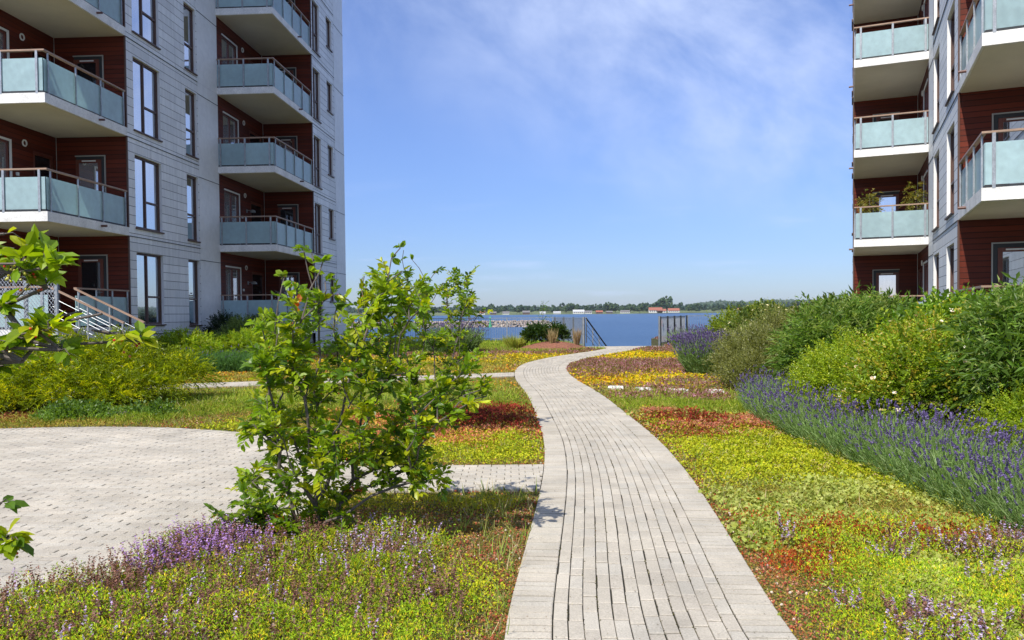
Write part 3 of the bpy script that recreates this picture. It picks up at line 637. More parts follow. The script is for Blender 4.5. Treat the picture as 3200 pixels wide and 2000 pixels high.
f3 = empty('bar_fence', (7.1, 37.7, 0), 'short bar fence with dark posts to the right of the opening above the water', 'fence', 'bar fences above the beach')
bar_fence(f3, 7.1, 37.6, 9.8, 44, .05, 1.33, 5, True)
m2 = MB(); m2.box(7.03, 7.11, 37.44, 37.52, -.4, 1.36, None); m2.build('end_post', M['steel'], f3)
f4 = empty('bar_fence', (14, 44.3, 0), 'distant bar fence continuing right behind the hedge above the sea', 'fence', 'bar fences above the beach')
bar_fence(f4, 9.9, 44.05, 30, 45, .2, 1.33, 9, False)
lr = empty('life_line', at(2067/1.3229, 1007/1.3229, 38.3), 'small red rescue line hanging on the right bar fence by the water', 'rescue line')
m2 = MB(); p0 = Vector(lr.location); m2.tube([p0+Vector((0, 0, .16)), p0+Vector((.03, 0, 0)), p0+Vector((.01, 0, -.12)), p0+Vector((.05, 0, -.2))], .022, 6); M['red'] = mat('red_rope', (.5, .03, .03), .6); m2.build('rope', M['red'], lr)
bs = empty('beach_steps', (3.5, 36.5, -.1), 'metal steps with sloping dark handrail going down to the beach', 'stairs')
A_, B_ = Vector((3.42, 36.15, 1.33)), Vector((4.95, 39.9, -.35)); d_ = (B_-A_); dh_ = Vector((d_.x, d_.y, 0)).normalized(); sd = Vector((dh_.y, -dh_.x, 0))
for off in (0,):
    m2 = MB(); m2.tube([A_+sd*off, B_+sd*off], .035, 8); m2.build('handrail', M['dark' if not off else 'steel'], bs)
    for dz in (.28, .52, .76): m2 = MB(); m2.tube([A_+sd*off-Vector((0, 0, dz)), B_+sd*off-Vector((0, 0, dz))], .012, 6); m2.build('guard_rail', M['steel'], bs)
    for t_ in (.02, .28, .55, .85): m2 = MB(); p_ = A_+d_*t_+sd*off; m2.box(p_.x-.025, p_.x+.025, p_.y-.025, p_.y+.025, p_.z-1.15, p_.z, None); m2.build('post', M['steel'], bs)
    if off > 0: break
m2 = MB()
for i in range(9):
    c_ = A_+d_*((i+.5)/9)+sd*.55; z = -.16*(i+1)
    m2.hexa([c_+sd*-.5+dh_*-.15+Vector((0, 0, z-.04-c_.z)), c_+sd*.5+dh_*-.15+Vector((0, 0, z-.04-c_.z)), c_+sd*.5+dh_*.15+Vector((0, 0, z-.04-c_.z)), c_+sd*-.5+dh_*.15+Vector((0, 0, z-.04-c_.z)), c_+sd*-.5+dh_*-.15+Vector((0, 0, z-c_.z)), c_+sd*.5+dh_*-.15+Vector((0, 0, z-c_.z)), c_+sd*.5+dh_*.15+Vector((0, 0, z-c_.z)), c_+sd*-.5+dh_*.15+Vector((0, 0, z-c_.z))])
m2.build('tread', M['steel'], bs)
# ------------------------------------------------------------------ breakwater and channel marker
NBk = NB(); n = 2600; bx = rng.uniform(-70, 13.6, n); t_ = rng.uniform(-1, 1, n); endf = np.clip((14-bx)/3, .0, 1); bz = -3.1+2.0*(1-np.abs(t_))*endf**.5; by = 250+t_*4.5
ico = (np.array([(0, 0, -1), (.9, 0, -.35), (.28, .85, -.4), (-.72, .53, -.5), (-.72, -.53, -.4), (.28, -.85, -.45), (.72, .5, .42), (-.28, .85, .5), (-.9, 0, .4), (-.28, -.85, .42), (.72, -.53, .5), (0, 0, .8)]),
       np.array([(0, 2, 1), (0, 3, 2), (0, 4, 3), (0, 5, 4), (0, 1, 5), (1, 2, 6), (2, 3, 7), (3, 4, 8), (4, 5, 9), (5, 1, 10), (6, 2, 7), (7, 3, 8), (8, 4, 9), (9, 5, 10), (10, 1, 6), (6, 7, 11), (7, 8, 11), (8, 9, 11), (9, 10, 11), (10, 6, 11)]))
NBk.add(ico, np.stack([bx, by, bz], 1), rdir(n), rdir(n), rng.uniform(.18, .42, n), rng.uniform(.22, .5, n), pick([(.36, .30, .24), (.42, .36, .29), (.29, .24, .2), (.38, .3, .25)], n, .25))
M['rockc'] = mat('breakwater_stone', (.4, .4, .4), .9, fn=weather(.8, .3, fine=3, bump=.2, use_col=True))
tag(NBk.build('breakwater', M['rockc'], og=(0, 250, -3)), 'low breakwater of piled pale boulders in the water beyond the fence', 'breakwater', kind='stuff')
mk = empty('channel_marker', (-6.8, 246, -3), 'small green channel marker in front of the breakwater', 'marker'); m2 = MB(); m2.tube([(-6.8, 246, -3.2), (-6.8, 246, -1.4), (-6.8, 246, -.2)], [.6, .25, .22], 8); M['green'] = mat('marker_green', (.03, .3, .12), .5); m2.build('pole', M['green'], mk); m2 = MB(); m2.tube([(-6.8, 246, -.2), (-6.8, 246, .5)], [.5, .03], 8); m2.build('topmark', M['green'], mk)
# ------------------------------------------------------------------ plants
def leafy_twigs(nb, B, D, tl, k, ll, lw, cols, droop=.0, spread=.9, T=T_LEAF, w=None, jit=.2, upb=.6, flat=False, phase=0):
    """leaves set alternately along N twigs: B base, D direction, tl length"""
    n = len(B); tint = np.minimum(pick(cols, n, jit, w)*np.array([1.3, 1.16, .9]), .85); side0 = unit(np.cross(D, np.array([0, 0, 1.0])+rng.normal(0, .35, (n, 3))))
    for j in range(k):
        f = (j+.6)/k; P_ = B+D*(tl*f)[:, None]; P_[:, 2] -= droop*tl*f*f
        sgn = 1 if (j+phase) % 2 else -1; a_ = rng.uniform(.5, 1.1, n)*spread if j < k-1 else rng.uniform(0, .3, n)
        d_ = D*np.cos(a_)[:, None]+side0*(np.sin(a_)*sgn)[:, None]+rng.normal(0, .12, (n, 3)); d_[:, 2] += rng.normal(0, .25, n)-droop*f
        nn = np.array([0, 0, upb])+rng.normal(0, .42, (n, 3)); s_ = rng.uniform(.65, 1.15, n)
        nb.add(T, P_, d_, nn, ll*s_, lw*s_, tint*(1+rng.uniform(-.12, .12, (n, 1))))
def lobes_points(lobes, n, shell=(.78, 1.03), zmin=.03, noise=.22, seed=0, gaps=.0):
    """points on/just inside a set of ellipsoid lobes, with outward normals; none buried in another lobe"""
    Lb = np.array(lobes, float); ar = (Lb[:, 3]*Lb[:, 4]*Lb[:, 5])**.6; c = rng.choice(len(Lb), n*2, p=ar/ar.sum()); d = rdir(n*2); d[:, 2] = np.abs(d[:, 2])*1.0-.25*(rng.random(n*2) < .4); d = unit(d)
    r_ = rng.uniform(*shell, n*2)+noise*(fbm(d[:, 0]*3+c*3.1+seed, d[:, 1]*3+d[:, 2]*3.3, seed)-.5)*1.6
    P_ = Lb[c, :3]+d*Lb[c, 3:6]*r_[:, None]; nn = unit(d/Lb[c, 3:6]); ok = P_[:, 2] > zmin
    for i, l in enumerate(Lb):
        q_ = (((P_-l[:3])/l[3:6])**2).sum(1); ok &= ~((q_ < .45) & (c != i))
    if gaps: ok &= fbm(P_[:, 0]*3.2/Lb[0, 3]+seed, P_[:, 1]*3.2/Lb[0, 3]+P_[:, 2]*4/Lb[0, 3], seed+3) > gaps
    return P_[ok][:n], nn[ok][:n]
def core_mesh(lobes):
    """dense inner leaves so the far side never shows through"""
def shrub(name, label, cat, lobes, n, tl, k, ll, lw, cols, droop=.1, up=.5, T=T_LEAF, w=None, matn='leaf', group=None, flower=None, shoots=None, noise=.25, shell=(.72, 1.03), gaps=0, core=None, spread=.9, upb=.6):
    Lb = np.array(lobes, float); bx, by = float(Lb[:, 0].mean()), float(Lb[:, 1].mean())
    root = empty(name, (bx, by, 0), label, cat, group); nb = NB(); sd_ = random.random()*40
    P_, nn = lobes_points(lobes, n, shell, seed=sd_, noise=noise, gaps=gaps); m_ = len(P_)
    D = unit(nn*.8+np.array([0, 0, up])+rng.normal(0, .38, (m_, 3))); tl_ = tl*rng.uniform(.6, 1.3, m_); ro = rng.random((m_, 1))
    leafy_twigs(nb, P_-D*(tl_*.5)[:, None], D, tl_, k, ll, lw, cols, droop, T=T, w=w, spread=spread, upb=upb)
    # inner fill, its leaf colour darkened for the shade inside the shrub
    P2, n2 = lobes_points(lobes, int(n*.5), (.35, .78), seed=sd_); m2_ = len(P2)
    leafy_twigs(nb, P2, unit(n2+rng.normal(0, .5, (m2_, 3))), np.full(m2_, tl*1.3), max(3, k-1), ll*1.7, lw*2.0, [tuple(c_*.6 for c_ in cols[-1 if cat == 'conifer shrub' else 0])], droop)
    if shoots:
        ns, sl, sk, = shoots; P3, n3 = lobes_points([l for l in lobes], ns*3, (.92, 1.0)); o_ = np.argsort(-P3[:, 2])[:ns*2]; P3 = P3[o_][::2]; m3 = len(P3)
        D3 = unit(np.array([0, 0, 1.0])+rng.normal(0, .35, (m3, 3))); leafy_twigs(nb, P3, D3, sl*rng.uniform(.5, 1.2, m3), sk, ll, lw, cols, droop, T=T)
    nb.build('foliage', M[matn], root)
    mb = MB()
    for i in range(8):
        l = Lb[i % len(Lb)]; t_ = rng.uniform(0, 6.28); tgt = Vector((l[0]+math.cos(t_)*l[3]*.6, l[1]+math.sin(t_)*l[4]*.6, l[2]+l[5]*.5)); b_ = Vector((bx+rng.normal()*.05, by+rng.normal()*.05, 0))
        mb.tube([b_, b_.lerp(tgt, .5)+Vector((0, 0, .1)), tgt], [.018, .012, .005], 5)
    mb.build('stems', M['bark'], root)
    if flower:
        nf, fs, fc = flower; P4, n4 = lobes_points(lobes, nf, (1.0, 1.07), seed=sd_, noise=noise); fb = NB(); k4 = len(P4)
        for j in range(5):
            d_ = unit(n4+np.stack([np.cos(j*1.256+P4[:, 0]*9), np.sin(j*1.256+P4[:, 0]*9), np.full(k4, .1)], 1)*1.1); s_ = fs*rng.uniform(.5, 1.1, k4); fb.add(T_OVAL, P4, d_, n4+rng.normal(0, .1, (k4, 3)), s_, s_*.95, pick(fc, k4, .08))
        fb.build('blossoms', M['petal'], root)
    return root
G_LIME = [(.24, .34, .02), (.16, .27, .02), (.30, .36, .03)]
G_MID = [(.07, .16, .025), (.10, .20, .03), (.14, .22, .03)]
G_DARK = [(.035, .085, .02), (.05, .11, .02), (.08, .14, .03)]
G_GREY = [(.11, .17, .085), (.15, .21, .12), (.08, .14, .05)]
G_OLIVE = [(.15, .19, .07), (.20, .23, .11), (.10, .14, .05)]
# --- right side hedge, near to far
shrub('boxleaf_shrub', 'low bright yellow green shrub with flat layered sprays just behind the near lavender', 'shrub', [(5.35, 6.5, .15, .95, 1.0, .80), (6.1, 6.2, .2, 1.0, 1.1, .85), (5.1, 7.6, .1, .55, .7, .68), (5.0, 5.2, .1, .7, .9, .7)], 6800, .3, 12, .026, .017, [(.24, .36, .02), (.17, .29, .02), (.33, .42, .03)], .25, .25, shoots=(30, .35, 10))
shrub('boxleaf_shrub', 'bright yellow green shrub with tiny leaves between the willow and the cream rose', 'shrub', [(4.75, 11.2, .1, .75, 1.0, .95), (5.3, 12.2, .2, .8, .9, 1.0)], 2600, .3, 10, .034, .022, [(.24, .36, .02), (.17, .29, .02), (.33, .42, .03)], .2, .3)
shrub('rose_bush', 'wild rose bush with cream and white blossoms in the middle of the right hedge', 'rose bush', [(5.0, 9.3, .45, .95, .9, .95), (5.4, 10.1, .5, 1.0, .9, 1.1), (4.5, 9.5, .2, .5, .6, .6)], 2700, .32, 9, .042, .026, [(.17, .29, .02), (.24, .37, .03), (.32, .40, .04), (.34, .30, .05)], .2, .4, shoots=(24, .4, 9), flower=(60, .045, [(.85, .78, .6), (.8, .6, .42), (.85, .8, .7)]), gaps=.28)
shrub('buddleia', 'tall grey green butterfly bush with long narrow leaves at the right edge', 'shrub', [(5.75, 8.5, .85, .9, .8, 1.0), (6.6, 8.2, .9, 1.0, .9, 1.05), (6.4, 7.2, .7, .9, .7, .9)], 2100, .42, 10, .095, .02, [(.13, .25, .05), (.19, .32, .09), (.28, .37, .16), (.09, .19, .03)], .35, .6, shoots=(26, .6, 10), gaps=.25)
shrub('buddleia', 'grey green butterfly bush behind the willow below the small stacked balconies', 'shrub', [(5.7, 13.6, .7, 1.0, .9, 1.05), (6.6, 14.2, .8, .9, .9, 1.0)], 1700, .42, 9, .10, .024, [(.13, .25, .05), (.18, .30, .07), (.25, .34, .12)], .3, .6, shoots=(22, .45, 8))
shrub('broadleaf_shrub', 'dark glossy broad leaved shrub behind the cream rose in front of the right block', 'shrub', [(6.3, 11.2, .7, 1.1, .8, 1.08), (7.6, 10.6, .8, 1.1, .8, 1.05), (8.6, 9.6, .8, 1.1, .8, 1.0)], 2300, .36, 8, .075, .05, [(.10, .22, .02), (.15, .29, .025), (.25, .35, .03), (.45, .42, .04)], .1, .5, w=[4, 4, 2, .5], shoots=(22, .35, 7))
shrub('broadleaf_shrub', 'dark green leafy shrub farther back along the right block wall', 'shrub', [(8.2, 14.2, .7, 1.4, 1.2, 1.1), (7.9, 17, .6, 1.3, 1.3, 1.15), (9.6, 12.4, .7, 1.2, 1.2, 1.1)], 2400, .4, 8, .085, .055, [(.10, .21, .02), (.15, .28, .025), (.24, .34, .03)], .1, .5, shoots=(12, .35, 7))
shrub('willow_shrub', 'round silvery olive willow shrub with fine leaves between two lavender clumps', 'shrub', [(5.1, 16.3, .4, .95, .9, .85), (5.9, 17.2, .55, .9, .9, 1.0), (4.75, 15.4, .2, .6, .6, .6)], 3000, .36, 10, .05, .016, [(.21, .25, .10), (.28, .32, .15), (.14, .18, .06)], .1, .7, shoots=(46, .5, 12), noise=.35)
shrub('rose_bush', 'cream flowered rose bush behind the willow near the far end of the right hedge', 'rose bush', [(7.2, 22.5, .6, 1.1, 1.2, 1.1), (6.8, 20.4, .5, .9, 1.0, .95), (7.9, 24, .7, 1.0, 1.0, 1.1)], 2400, .4, 8, .07, .045, [(.09, .16, .03), (.14, .22, .04), (.2, .24, .06)], .2, .5, flower=(190, .075, [(.85, .78, .5), (.8, .72, .42)]))
shrub('boxleaf_shrub', 'yellow green upright shrub at the far end of the right hedge near the fence', 'shrub', [(8.3, 29.2, .5, .9, 1.0, 1.0), (9.2, 28.5, .6, 1.0, 1.0, 1.1), (8.6, 27.4, .5, .9, .8, .9)], 2200, .5, 9, .085, .04, [(.20, .30, .03), (.14, .23, .03), (.27, .33, .04)], .1, .9, shoots=(34, .75, 10))
shrub('broadleaf_shrub', 'olive green bush closing the hedge behind the far cream rose', 'shrub', [(9.6, 22, .6, 1.5, 1.5, 1.15), (9.0, 19.4, .6, 1.2, 1.3, 1.1), (10.5, 26, .6, 1.8, 1.6, 1.2)], 2000, .5, 8, .11, .07, G_OLIVE, .1, .5)
# --- left side
J = [(.44, .52, .015), (.33, .44, .012), (.56, .60, .025), (.22, .32, .012)]
shrub('juniper', 'spreading golden green juniper with feathery drooping sprays left of the garden', 'conifer shrub', [(-6.85, 13.3, 0.25, 0.5, 0.5, 0.34650000000000003), (-6.55, 14.0, 0.3, 0.55, 0.5, 0.399), (-7.45, 13.2, 0.35, 0.5, 0.5, 0.399), (-8.05, 13.5, 0.5, 0.55, 0.5, 0.441), (-7.65, 14.0, 0.6, 0.6, 0.5, 0.47250000000000003), (-7.05, 14.3, 0.6, 0.5, 0.5, 0.42000000000000004), (-8.45, 13.1, 0.25, 0.5, 0.45, 0.3675), (-8.65, 13.8, 0.4, 0.5, 0.5, 0.42000000000000004), (-7.45, 14.8, 0.75, 0.6, 0.5, 0.47250000000000003), (-8.25, 14.6, 0.7, 0.6, 0.5, 0.441), (-6.35, 14.8, 0.45, 0.5, 0.5, 0.42000000000000004)], 3000, .42, 16, .06, .011, J, .4, .25, spread=.6, noise=.55, gaps=.22, shell=(.65, 1.05))
shrub('juniper', 'smaller golden juniper at the left edge of the frame below the metal screen', 'conifer shrub', [(-8.9, 13.2, .05, .5, .45, .34), (-9.3, 13.8, .15, .55, .5, .36), (-9.8, 13.3, .1, .55, .5, .4), (-9.2, 14.7, .2, .6, .5, .36)], 1500, .38, 15, .06, .011, J, .4, .25, spread=.6, noise=.5, gaps=.25)
shrub('arborvitae', 'wide bright green feathery evergreen under the big ground floor window', 'conifer shrub', [(-9.9, 23.6, .2, 1.4, .9, .95), (-8.5, 24.4, .2, 1.2, .9, .95), (-7.6, 25.2, .2, .9, .8, .8)], 3000, .36, 11, .08, .024, [(.22, .36, .02), (.15, .28, .02), (.30, .42, .03)], .3, .4)
shrub('catmint_shrub', 'pale grey green rounded shrub at the foot of the second balcony stack', 'shrub', [(-9.3, 27.2, .4, 1.1, .8, 1.05), (-8.5, 26.6, .2, .8, .7, .8)], 2000, .36, 9, .06, .03, [(.17, .26, .10), (.22, .31, .14), (.12, .2, .06)], .1, .7)
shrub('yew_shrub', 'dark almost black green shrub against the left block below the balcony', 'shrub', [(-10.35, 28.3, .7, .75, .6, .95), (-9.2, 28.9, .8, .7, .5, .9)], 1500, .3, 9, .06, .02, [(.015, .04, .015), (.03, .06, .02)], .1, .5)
shrub('cotoneaster', 'low blue green creeping plant at the edge of the round paved area', 'shrub', [(-6.7, 12.05, -.05, .8, .5, .26), (-5.7, 12.2, -.05, .6, .4, .2)], 900, .18, 7, .035, .026, [(.11, .22, .04), (.16, .28, .06)], .1, .4)
# --- mulch mound with its plants by the steps
m_ = MB(); cx_, cy_ = 1.75, 33.2
gridr = [(r_, t_) for r_ in np.linspace(0, 1, 9) for t_ in np.linspace(0, 2*math.pi, 37)[:-1]]
V = np.array([(cx_+r_*math.cos(t_)*(1.7+.15*math.sin(3*t_)), cy_+r_*math.sin(t_)*1.1, .36*(1-r_*r_)**1.0+.03*math.sin(9*t_+r_*7)*(1-r_)-.02) for r_, t_ in gridr]); F = np.array([(i*36+j, (i+1)*36+j, (i+1)*36+(j+1) % 36, i*36+(j+1) % 36) for i in range(8) for j in range(36)])
tag(np_mesh('mulch_mound', V, F, M['mulch'], smooth=True), kind='structure')
shrub('dark_shrub', 'small dark green shrub with one tall climbing shoot on the mulch mound by the fence', 'shrub', [(1.1, 33.6, .55, .62, .5, .5), (1.95, 33.8, .55, .55, .45, .45)], 800, .25, 8, .07, .04, G_DARK, .1, .6, shoots=(8, .4, 8))
nb = NB(); Bz = np.array([[1.35+.06*math.sin(i), 33.7, .9+i*.06] for i in range(19)]); leafy_twigs(nb, Bz, unit(rng.normal(0, 1, (19, 3))+np.array([0, 0, .6])), np.full(19, .3), 6, .09, .05, G_MID)
vr = empty('climbing_shoot', (1.35, 33.7, .3), 'tall thin leafy shoot standing above the dark shrub at the fence', 'plant'); nb.build('foliage', M['leaf'], vr); mb = MB(); mb.tube([(1.35, 33.7, .2), (1.32, 33.7, 1.2), (1.38, 33.7, 2.1)], [.015, .01, .004], 5); mb.build('stem', M['bark'], vr)
def tuft(name, label, x, y, z, h, r_, n, cols, group=None):
    nb = NB(); t_ = rng.uniform(0, 6.28, n); rr = rng.uniform(0, r_*.4, n); B = np.stack([x+np.cos(t_)*rr, y+np.sin(t_)*rr, np.full(n, z)], 1)
    D = np.stack([np.cos(t_)*r_/h*rng.uniform(.2, 1.2, n), np.sin(t_)*r_/h*rng.uniform(.2, 1.2, n), np.ones(n)], 1); nb.add(T_BLADE, B, D, rng.normal(size=(n, 3)), h*rng.uniform(.6, 1.1, n), np.full(n, h*.035), pick(cols, n, .2))
    o = nb.build(name, M['herb'], og=(x, y, z)); return tag(o, label, 'grass', group)
tuft('grass_tuft', 'yellow green grass tuft at the left end of the mulch mound', .15, 33.4, 0, .75, .6, 420, [(.30, .33, .04), (.22, .27, .04), (.36, .34, .06)])
tuft('grass_tuft', 'straw coloured dry grass tuft in front of the dark shrub on the mound', 1.7, 32.9, .2, .75, .25, 160, [(.40, .30, .16), (.32, .24, .12)])
tuft('grass_tuft', 'straw coloured dry grass tuft at the right end of the mulch mound', 2.75, 33.2, .15, .8, .22, 140, [(.40, .30, .16), (.30, .2, .12)])
# --- lavender
LAV_DK = 1; LAV_ST = [(.15, .25, .06), (.21, .31, .10), (.11, .20, .05), (.27, .36, .15)]; LAV_FL = [(.085, .06, .16), (.12, .085, .21), (.06, .045, .11), (.19, .15, .29)]
def lavender(name, label, P_, h, lw, n_leaf, fl_frac, kind='stuff', sp=.045, out=None, flc=None, lean=(0, 0), st=None):
    """P_ (n,2) stem feet; out (n,2) outward lean"""
    n = len(P_); B = np.c_[P_, np.zeros(n)+.01]; o_ = out if out is not None else rng.normal(0, .3, (n, 2))
    D = unit(np.c_[o_+rng.normal(0, .14, (n, 2))+np.array(lean), np.ones(n)]); hh = h*rng.uniform(.5, 1.08, n)*(.82+.36*fbm(P_[:, 0]*3, P_[:, 1]*3, 9))
    nb = NB(); nb.add(T_BLADE, B, D, rng.normal(size=(n, 3)), hh, np.full(n, lw), pick(st or LAV_ST, n, .2))
    for j in range(n_leaf):
        f = rng.uniform(.05, .72, n); Bp = B+D*(hh*f)[:, None]; d_ = unit(D+rng.normal(0, .45, (n, 3))); nb.add(T_BLADE, Bp, d_, rng.normal(size=(n, 3)), h*rng.uniform(.12, .26, n), np.full(n, lw*1.15), pick(st or LAV_ST, n, .25))
    lv = nb.build(name, M['herb'], og=(float(P_[:, 0].mean()), float(P_[:, 1].mean()), 0)); tag(lv, label, 'lavender', kind=kind)
    nb = NB(); s_ = rng.random(n) < fl_frac; B2 = (B+D*hh[:, None])[s_]; D2 = unit(D[s_]+rng.normal(0, .08, (s_.sum(), 3))); k_ = len(B2)
    for j in range(3):
        nb.add(T_OCT, B2+D2*(j*sp*.34), D2+rng.normal(0, .12, (k_, 3)), rng.normal(size=(k_, 3)), np.full(k_, sp*.52), np.full(k_, sp*(.3-.05*j)), pick(flc or LAV_FL, k_, .25))
    o_ = nb.build('flower_spikes', M['petal'], lv); o_['kind'] = 'stuff'
BED = [(3.45, 3.6), (3.42, 8.4), (3.4, 10.7), (3.75, 12.8), (4.35, 14.3), (5.0, 13.8), (4.75, 11), (4.55, 9), (4.9, 7), (5.5, 5), (5.8, 3.6)]
n = 26000; X = rng.uniform(3.3, 5.8, n); Y = 3.6+(rng.random(n)**1.35)*10.8; ok = inpoly(X, Y, BED); X, Y = X[ok], Y[ok]
ox = np.clip((3.95-X)/.5, -1, 1)*-.55; lavender('lavender_bed', 'deep purple lavender bed along the right edge of the sedum lawn', np.c_[X, Y], .54, .0055, 5, .36, out=np.c_[ox, -.12+.0*X], sp=.044)
def lav_clump(label, x, y, r_, h, n, dens=.7, lw=.012, sp=.09, name='lavender_clump'):
    t_ = rng.uniform(0, 6.28, n); q_ = np.sqrt(rng.random(n)); P_ = np.c_[x+np.cos(t_)*q_*r_*.75, y+np.sin(t_)*q_*r_*.75]; lavender(name, label, P_, h, lw, 3, dens, kind=None, sp=sp, out=np.c_[np.cos(t_)*q_*.5, np.sin(t_)*q_*.5])
lav_clump('dark purple lavender clump leaning out left of the silvery willow', 5.0, 19.6, .75, .95, 3200, .62, .012, .07)
lav_clump('pale green and purple lavender mound beside the far right fence', 7.3, 31.4, .9, .9, 2600, .10, .016, .08)
lav_clump('purple lavender mound in front of the far yellow green shrub', 7.9, 29.6, .9, .9, 2600, .22, .016, .08)
lav_clump('dark lavender mound by the shore behind the two berry bushes', -2.4, 31, 1.2, 1.15, 2600, .28, .016, .08)
n = 5200; X = rng.uniform(-9.6, -6.2, n); Y = rng.uniform(21.4, 23, n); lavender('lavender_row', 'row of green lavender not yet in bloom in front of the bright evergreen', np.c_[X, Y], .66, .011, 4, .03, sp=.06, st=[(.08, .18, .04), (.11, .22, .05), (.06, .14, .03)])
# --- stepping stones
for i, (px, py, lb) in enumerate([(1455, 920, 'nearest the curved path'), (1521, 924, 'second from the curved path'), (1603, 926.5, 'third from the curved path'), (1689, 928.5, 'beside the lavender, last fully visible'), (1778, 937, 'half hidden under the lavender')]):
    v_ = RM.to_3x3() @ Vector(((px*1.32286-1600)/2440, -(py*1.32286-1032)/2440, -1)); v_ *= -EYE/v_.z
    m_ = MB(); w_ = .2; zt = .06; r_ = rng.normal(0, .012, (4, 2)); w_ = .2; wx = .15; cs = [(-wx+r_[0][0], -w_), (wx, -w_+r_[1][1]), (wx+r_[2][0], w_), (-wx, w_+r_[3][1])]
    x0, y0 = v_.x, v_.y; t_ = rng.uniform(-.15, .15); R_ = lambda a_, b_: (x0+a_*math.cos(t_)-b_*math.sin(t_), y0+a_*math.sin(t_)+b_*math.cos(t_))
    m_.hexa([(*R_(a_, b_), -.02) for a_, b_ in cs]+[(*R_(a_*.97, b_*.97), zt) for a_, b_ in cs]); o = m_.build('stepping_stone', M['conc'], at0=(x0, y0, 0)); tag(o, 'square pale stepping stone in the sedum, '+lb, 'stepping stone', 'stepping stones across the right lawn')
# --- ground cover
SPEC = {  # colours (linear albedo), weights, height, leaf aspect, leaf scale, upright
 'olive': ([(.17, .18, .03), (.24, .24, .05), (.11, .14, .02), (.28, .23, .08), (.2, .08, .03)], [4, 3, 3, 2, .8], .06, .3, 1.0, 1.0),
 'grass': ([(.14, .21, .02), (.20, .27, .03), (.10, .17, .02), (.27, .27, .07)], [4, 3, 3, 1.2], .09, .16, 1.5, 1.7),
 'lime': ([(.33, .38, .015), (.25, .33, .015), (.40, .42, .03), (.16, .25, .015)], [4, 4, 2, 2], .08, .75, .9, .7),
 'gold': ([(.33, .33, .02), (.24, .26, .015), (.40, .36, .03), (.14, .18, .015)], [4, 3, 2, 2], .06, .7, .8, .7),
 'yellow': ([(.52, .43, .01), (.45, .36, .015), (.26, .30, .02), (.42, .22, .02)], [4, 3, 3.4, .7], .08, .8, .9, .5),
 'orange': ([(.45, .20, .03), (.55, .36, .02), (.25, .25, .03), (.35, .1, .05)], [3, 3, 2, 2], .07, .8, .9, .5),
 'purple': ([(.19, .085, .09), (.26, .13, .16), (.15, .12, .04), (.38, .22, .34), (.13, .15, .03)], [4, 3, 2, 1.3, 2], .12, .4, 1.1, 1.5),
 'red': ([(.19, .025, .018), (.28, .05, .03), (.11, .015, .015), (.14, .15, .02)], [4, 3, 3, 1], .13, .6, 1.0, .9),
 'pink': ([(.46, .15, .10), (.50, .24, .15), (.30, .30, .02), (.25, .06, .03), (.36, .36, .03)], [3, 2, 3, 1.5, 2], .11, .7, 1.0, .8),
 'pale': ([(.29, .36, .10), (.34, .40, .14), (.22, .29, .06), (.27, .30, .05)], [4, 3, 3, 1], .06, .95, 1.6, .5),
 'redmoss': ([(.33, .065, .02), (.25, .045, .02), (.30, .13, .03), (.17, .13, .02)], [4, 4, 2, .8], .07, .6, 1.0, 1.0),
 'gravel': ([(.32, .11, .07), (.22, .07, .04), (.40, .30, .24), (.16, .13, .03), (.12, .14, .02), (.24, .2, .06)], [2.2, 2, .7, 3, 3, 2.5], .02, .8, .7, .25),
 'thyme': ([(.22, .35, .015), (.15, .28, .015), (.32, .39, .02), (.50, .42, .02), (.09, .16, .02), (.22, .13, .06)], [5, 4, 2, .9, 1.6, .5], .17, .34, 1.0, 1.1),
 'mulch': ([(.25, .09, .05), (.15, .05, .03), (.35, .16, .1), (.1, .04, .03)], [3, 3, 1.5, 2], .02, .4, 1.1, .2),
}
for k_ in SPEC:
    g_ = {'thyme': 1.35, 'grass': 1.35, 'olive': 1.45, 'gravel': 1.25, 'pale': 1.05, 'lime': 1.1, 'gold': 1.1}.get(k_, 1.1); SPEC[k_] = ([tuple(min(.8, c*g_*t_) for c, t_ in zip(q_, (1.16, 1.04, .85))) for q_ in SPEC[k_][0]],)+SPEC[k_][1:]
SN = list(SPEC); IX = {k_: i for i, k_ in enumerate(SN)}
def blob(x, y, cx, cy, rx, ry, nz, e=.35): return ((x-cx)/rx)**2+((y-cy)/ry)**2+nz*e*2 < 1
